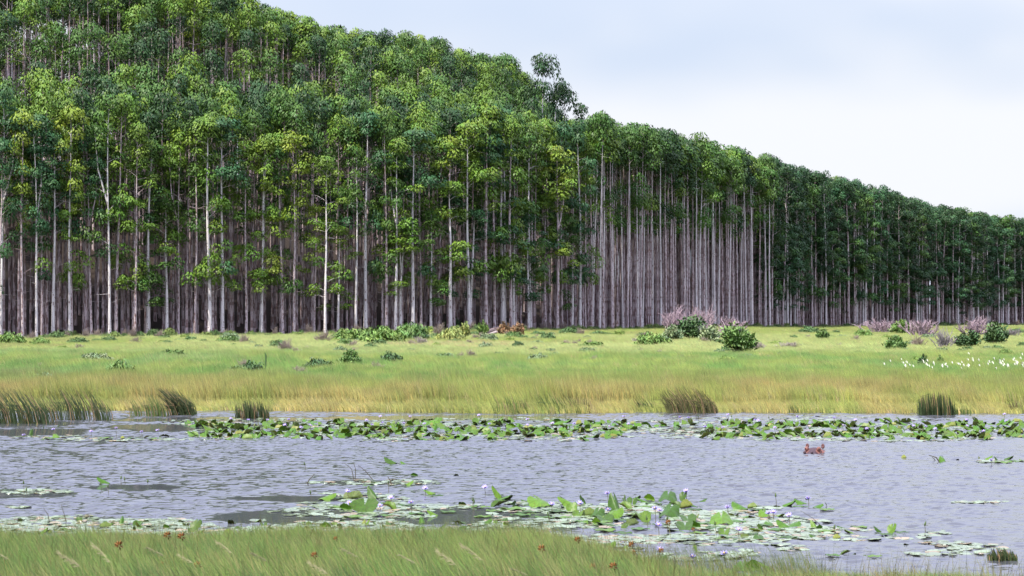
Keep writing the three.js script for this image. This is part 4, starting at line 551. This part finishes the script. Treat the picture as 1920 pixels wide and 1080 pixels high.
// ------------------------------------------------------------------ hippopotamus, only the top of its head above the water
{
  const c = onWater(1525, 849), res = 84, half = 0.72, mc = new MarchingCubes(res, new THREE.MeshStandardMaterial(), false, false, 200000);
  const cap = (p, a, b, ra, rb) => { const ab = b.clone().sub(a), t = Math.min(1, Math.max(0, p.clone().sub(a).dot(ab) / ab.lengthSq())); return p.distanceTo(a.clone().addScaledVector(ab, t)) - lerp(ra, rb, t); };
  const smin = (a, b, k) => { const h = Math.max(0, k - Math.abs(a - b)) / k; return Math.min(a, b) - h * h * k * 0.25; };
  const ell = (p, q, r) => { const x = (p.x - q.x) / r.x, y = (p.y - q.y) / r.y, z = (p.z - q.z) / r.z, l = Math.hypot(x, y, z); return (l - 1) * Math.min(r.x, r.y, r.z); };
  const eyes = [V(-0.165, 0.06, 0.08), V(0.165, 0.06, 0.08)], ears = [V(-0.215, 0.12, -0.17), V(0.215, 0.12, -0.17)], noses = [V(-0.1, -0.012, 0.55), V(0.1, -0.012, 0.55)];
  const field = (p) => { let d = cap(p, V(0, -0.22, -0.55), V(0, -0.17, -0.1), 0.26, 0.24); d = smin(d, cap(p, V(0, -0.17, -0.1), V(0, -0.2, 0.3), 0.24, 0.16), 0.08); d = smin(d, cap(p, V(-0.1, -0.24, 0.45), V(0.1, -0.24, 0.45), 0.2, 0.2), 0.1); d = smin(d, cap(p, V(-0.17, -0.1, -0.05), V(0.17, -0.1, -0.05), 0.12, 0.12), 0.1);
    for (const e of eyes) d = smin(d, p.distanceTo(e) - 0.062, 0.05); for (const n of noses) d = smin(d, p.distanceTo(n) - 0.04, 0.04);
    for (const e of ears) { d = smin(d, ell(p, e, V(0.05, 0.07, 0.03)), 0.025); d = Math.max(d, -ell(p, e.clone().add(V(0, 0.012, 0.03)), V(0.03, 0.045, 0.02))); } return d; };
  const p = V(0, 0, 0); for (let z = 0; z < res; z++) for (let y = 0; y < res; y++) for (let x = 0; x < res; x++) { p.set((x / res * 2 - 1) * half, (y / res * 2 - 1) * half, (z / res * 2 - 1) * half); mc.field[z * res * res + y * res + x] = -field(p); }
  mc.isolation = 0; mc.update(); const n = mc.count, pos = mc.positionArray.slice(0, n * 3).map((v) => v * half), nor = mc.normalArray.slice(0, n * 3), col = new Float32Array(n * 3);
  for (let i = 0; i < n; i++) { p.set(pos[i * 3], pos[i * 3 + 1], pos[i * 3 + 2]); let pink = 0.12; for (const e of eyes) pink = Math.max(pink, 1 - sstep(0.06, 0.13, p.distanceTo(V(e.x * 1.15, e.y - 0.03, e.z)))); for (const e of ears) pink = Math.max(pink, 0.45 * (1 - sstep(0.05, 0.1, p.distanceTo(e)))); if (Math.abs(p.x) > 0.17 && p.y < 0.05) pink = Math.max(pink, 0.85); pink *= 0.75 + 0.5 * fbm(p.x * 22, p.z * 22 + p.y * 9, 7, 3); const a = [0.05, 0.04, 0.058], b = [0.30, 0.13, 0.10]; for (let q = 0; q < 3; q++) col[i * 3 + q] = lerp(a[q], b[q], Math.min(1, pink)); }
  const geo = new THREE.BufferGeometry(); geo.setAttribute('position', new THREE.BufferAttribute(pos, 3)); geo.setAttribute('normal', new THREE.BufferAttribute(nor, 3)); geo.setAttribute('color', new THREE.BufferAttribute(col, 3));
  const o = new THREE.Group(); o.position.set(c.x, 0.055, c.z); o.rotation.y = -0.38; part(o, 'head', geo, new THREE.MeshPhysicalMaterial({ color: 0xffffff, vertexColors: true, roughness: 0.5, specularIntensity: 0.35 }));
  for (const e of eyes) { const m = part(o, 'eye', new THREE.SphereGeometry(0.017, 10, 8), new THREE.MeshPhysicalMaterial({ color: rgb(0.012, 0.008, 0.006), roughness: 0.1 })); m.position.set(e.x * 1.12, e.y + 0.005, e.z + 0.056); }
  top(o, 'hippopotamus', 'hippopotamus with only eyes, ears and top of head above the water', 'hippopotamus');
}
// ------------------------------------------------------------------ seed heads on the near bank
{
  const r = rng(951), mk = (seed) => { const q = rng(seed), st = new GB(), hd = new GB(), H0 = 1, pts = [V(0, -0.1, 0), V(-0.06, 0.5, 0), V(-0.2, 0.82, 0)], tip = V(-0.52, 0.98, 0); st.tube([...pts, tip], [0.004, 0.004, 0.003, 0.002], 4);
    for (let k = 0; k < 70; k++) { const t = q(), c = V(0, 0, 0).lerpVectors(pts[2], tip, t), d = V(-0.8, 0.25 + (q() - 0.5) * 0.9, (q() - 0.5) * 0.9).normalize(), s = V(q() - 0.5, q() - 0.5, q() - 0.5).cross(d).normalize(), v = 0.8 + 0.4 * q(); leaf(hd, c, d, s, 0.07 + 0.05 * q(), 0.0035, [v, v, v], V(0, 0.6, 0.8)); } return { st: st.geo(), hd: hd.geo() }; };
  const plumes = [1, 2, 3].map(mk), stalkMat = new THREE.MeshStandardMaterial({ color: rgb(0.3, 0.3, 0.12), roughness: 0.8 }), plumeMat = new THREE.MeshStandardMaterial({ color: rgb(0.23, 0.215, 0.12), vertexColors: true, roughness: 0.9, side: THREE.DoubleSide });
  const where = (px) => px < 300 ? 'left end' : px < 620 ? 'left part' : px < 900 ? 'middle' : 'right part';
  const placeAt = (px, py, d) => { const x = (px - 960) / F * d, y = EYE - (py - YH) / F * d, g = groundY(x, d); return { x, g, h: Math.max(0.35, y - g), d }; };
  [[40, 1028], [180, 1030], [230, 1020], [330, 1022], [380, 1040], [455, 1015], [520, 1030], [640, 1052], [690, 1024], [800, 1040], [880, 1030], [930, 1020], [1010, 1060]].forEach(([px, py], i) => { const q = placeAt(px, py, 20 + 7 * hash2(px, py, 2)), g = new THREE.Group(), k = plumes[i % 3]; g.position.set(q.x, q.g, -q.d); g.rotation.y = (hash2(px, 1, 3) - 0.5) * 1.6; g.scale.set(0.6, q.h, 0.6); part(g, 'stalk', k.st, stalkMat); part(g, 'seed_head', k.hd, plumeMat); top(g, 'grass_plume', 'pale feathery grass plume bent over on the near bank, ' + where(px), 'grass plume', 'feathery grass plumes on the near bank', 'thing'); });
  const sed = new GB(), q = rng(7); for (let k = 0; k < 46; k++) { const d = V(q() - 0.5, q() - 0.35, q() - 0.5).normalize(), s = V(q() - 0.5, q() - 0.5, q() - 0.5).cross(d).normalize(), v = 0.6 + 0.7 * q(); leaf(sed, V(d.x * 0.008, d.y * 0.01, d.z * 0.008), d, s, 0.035 + 0.02 * q(), 0.007, [v, v, v], d); }
  const sg = sed.geo(), sm = new THREE.MeshStandardMaterial({ color: rgb(0.30, 0.13, 0.035), vertexColors: true, roughness: 0.9, side: THREE.DoubleSide }), ss = new GB().tube([V(0.05, -0.1, 0), V(0.02, 0.5, 0), V(0, 1, 0)], [0.004, 0.004, 0.003], 4).geo();
  [[60, 1066], [224, 1022], [232, 1020], [306, 1060], [315, 1004], [341, 1006], [373, 1060], [590, 1041], [630, 1010], [12, 1050], [1013, 1020], [1016, 1029], [1036, 1043], [1083, 1012], [1184, 1022], [1188, 1036], [1253, 980], [1300, 993], [958, 1054], [902, 1056], [1240, 1033], [1150, 1062], [1112, 1064], [700, 1070], [465, 1072]].forEach(([px, py]) => { const dd = py < 1000 ? 40 : Math.min(36, 27 + 8 * hash2(px, py, 5)), w = placeAt(px, py, dd), g = new THREE.Group(), gy = Math.max(0, w.g); g.position.set(w.x, gy, -w.d); const h = EYE - (py - YH) / F * dd - gy, st = part(g, 'stalk', ss, stalkMat); st.scale.y = h; const hd = part(g, 'flower_head', sg, sm); hd.position.y = h; hd.scale.setScalar(0.75 + 0.5 * hash2(px, py, 8)); top(g, 'sedge', 'rusty brown sedge head on a thin stalk, near bank, ' + (px < 960 ? where(px) : px < 1100 ? 'right of the middle' : 'right part in the water'), 'sedge', 'rusty sedge heads on the near bank', 'thing'); });
}
renderer.render(scene, camera);
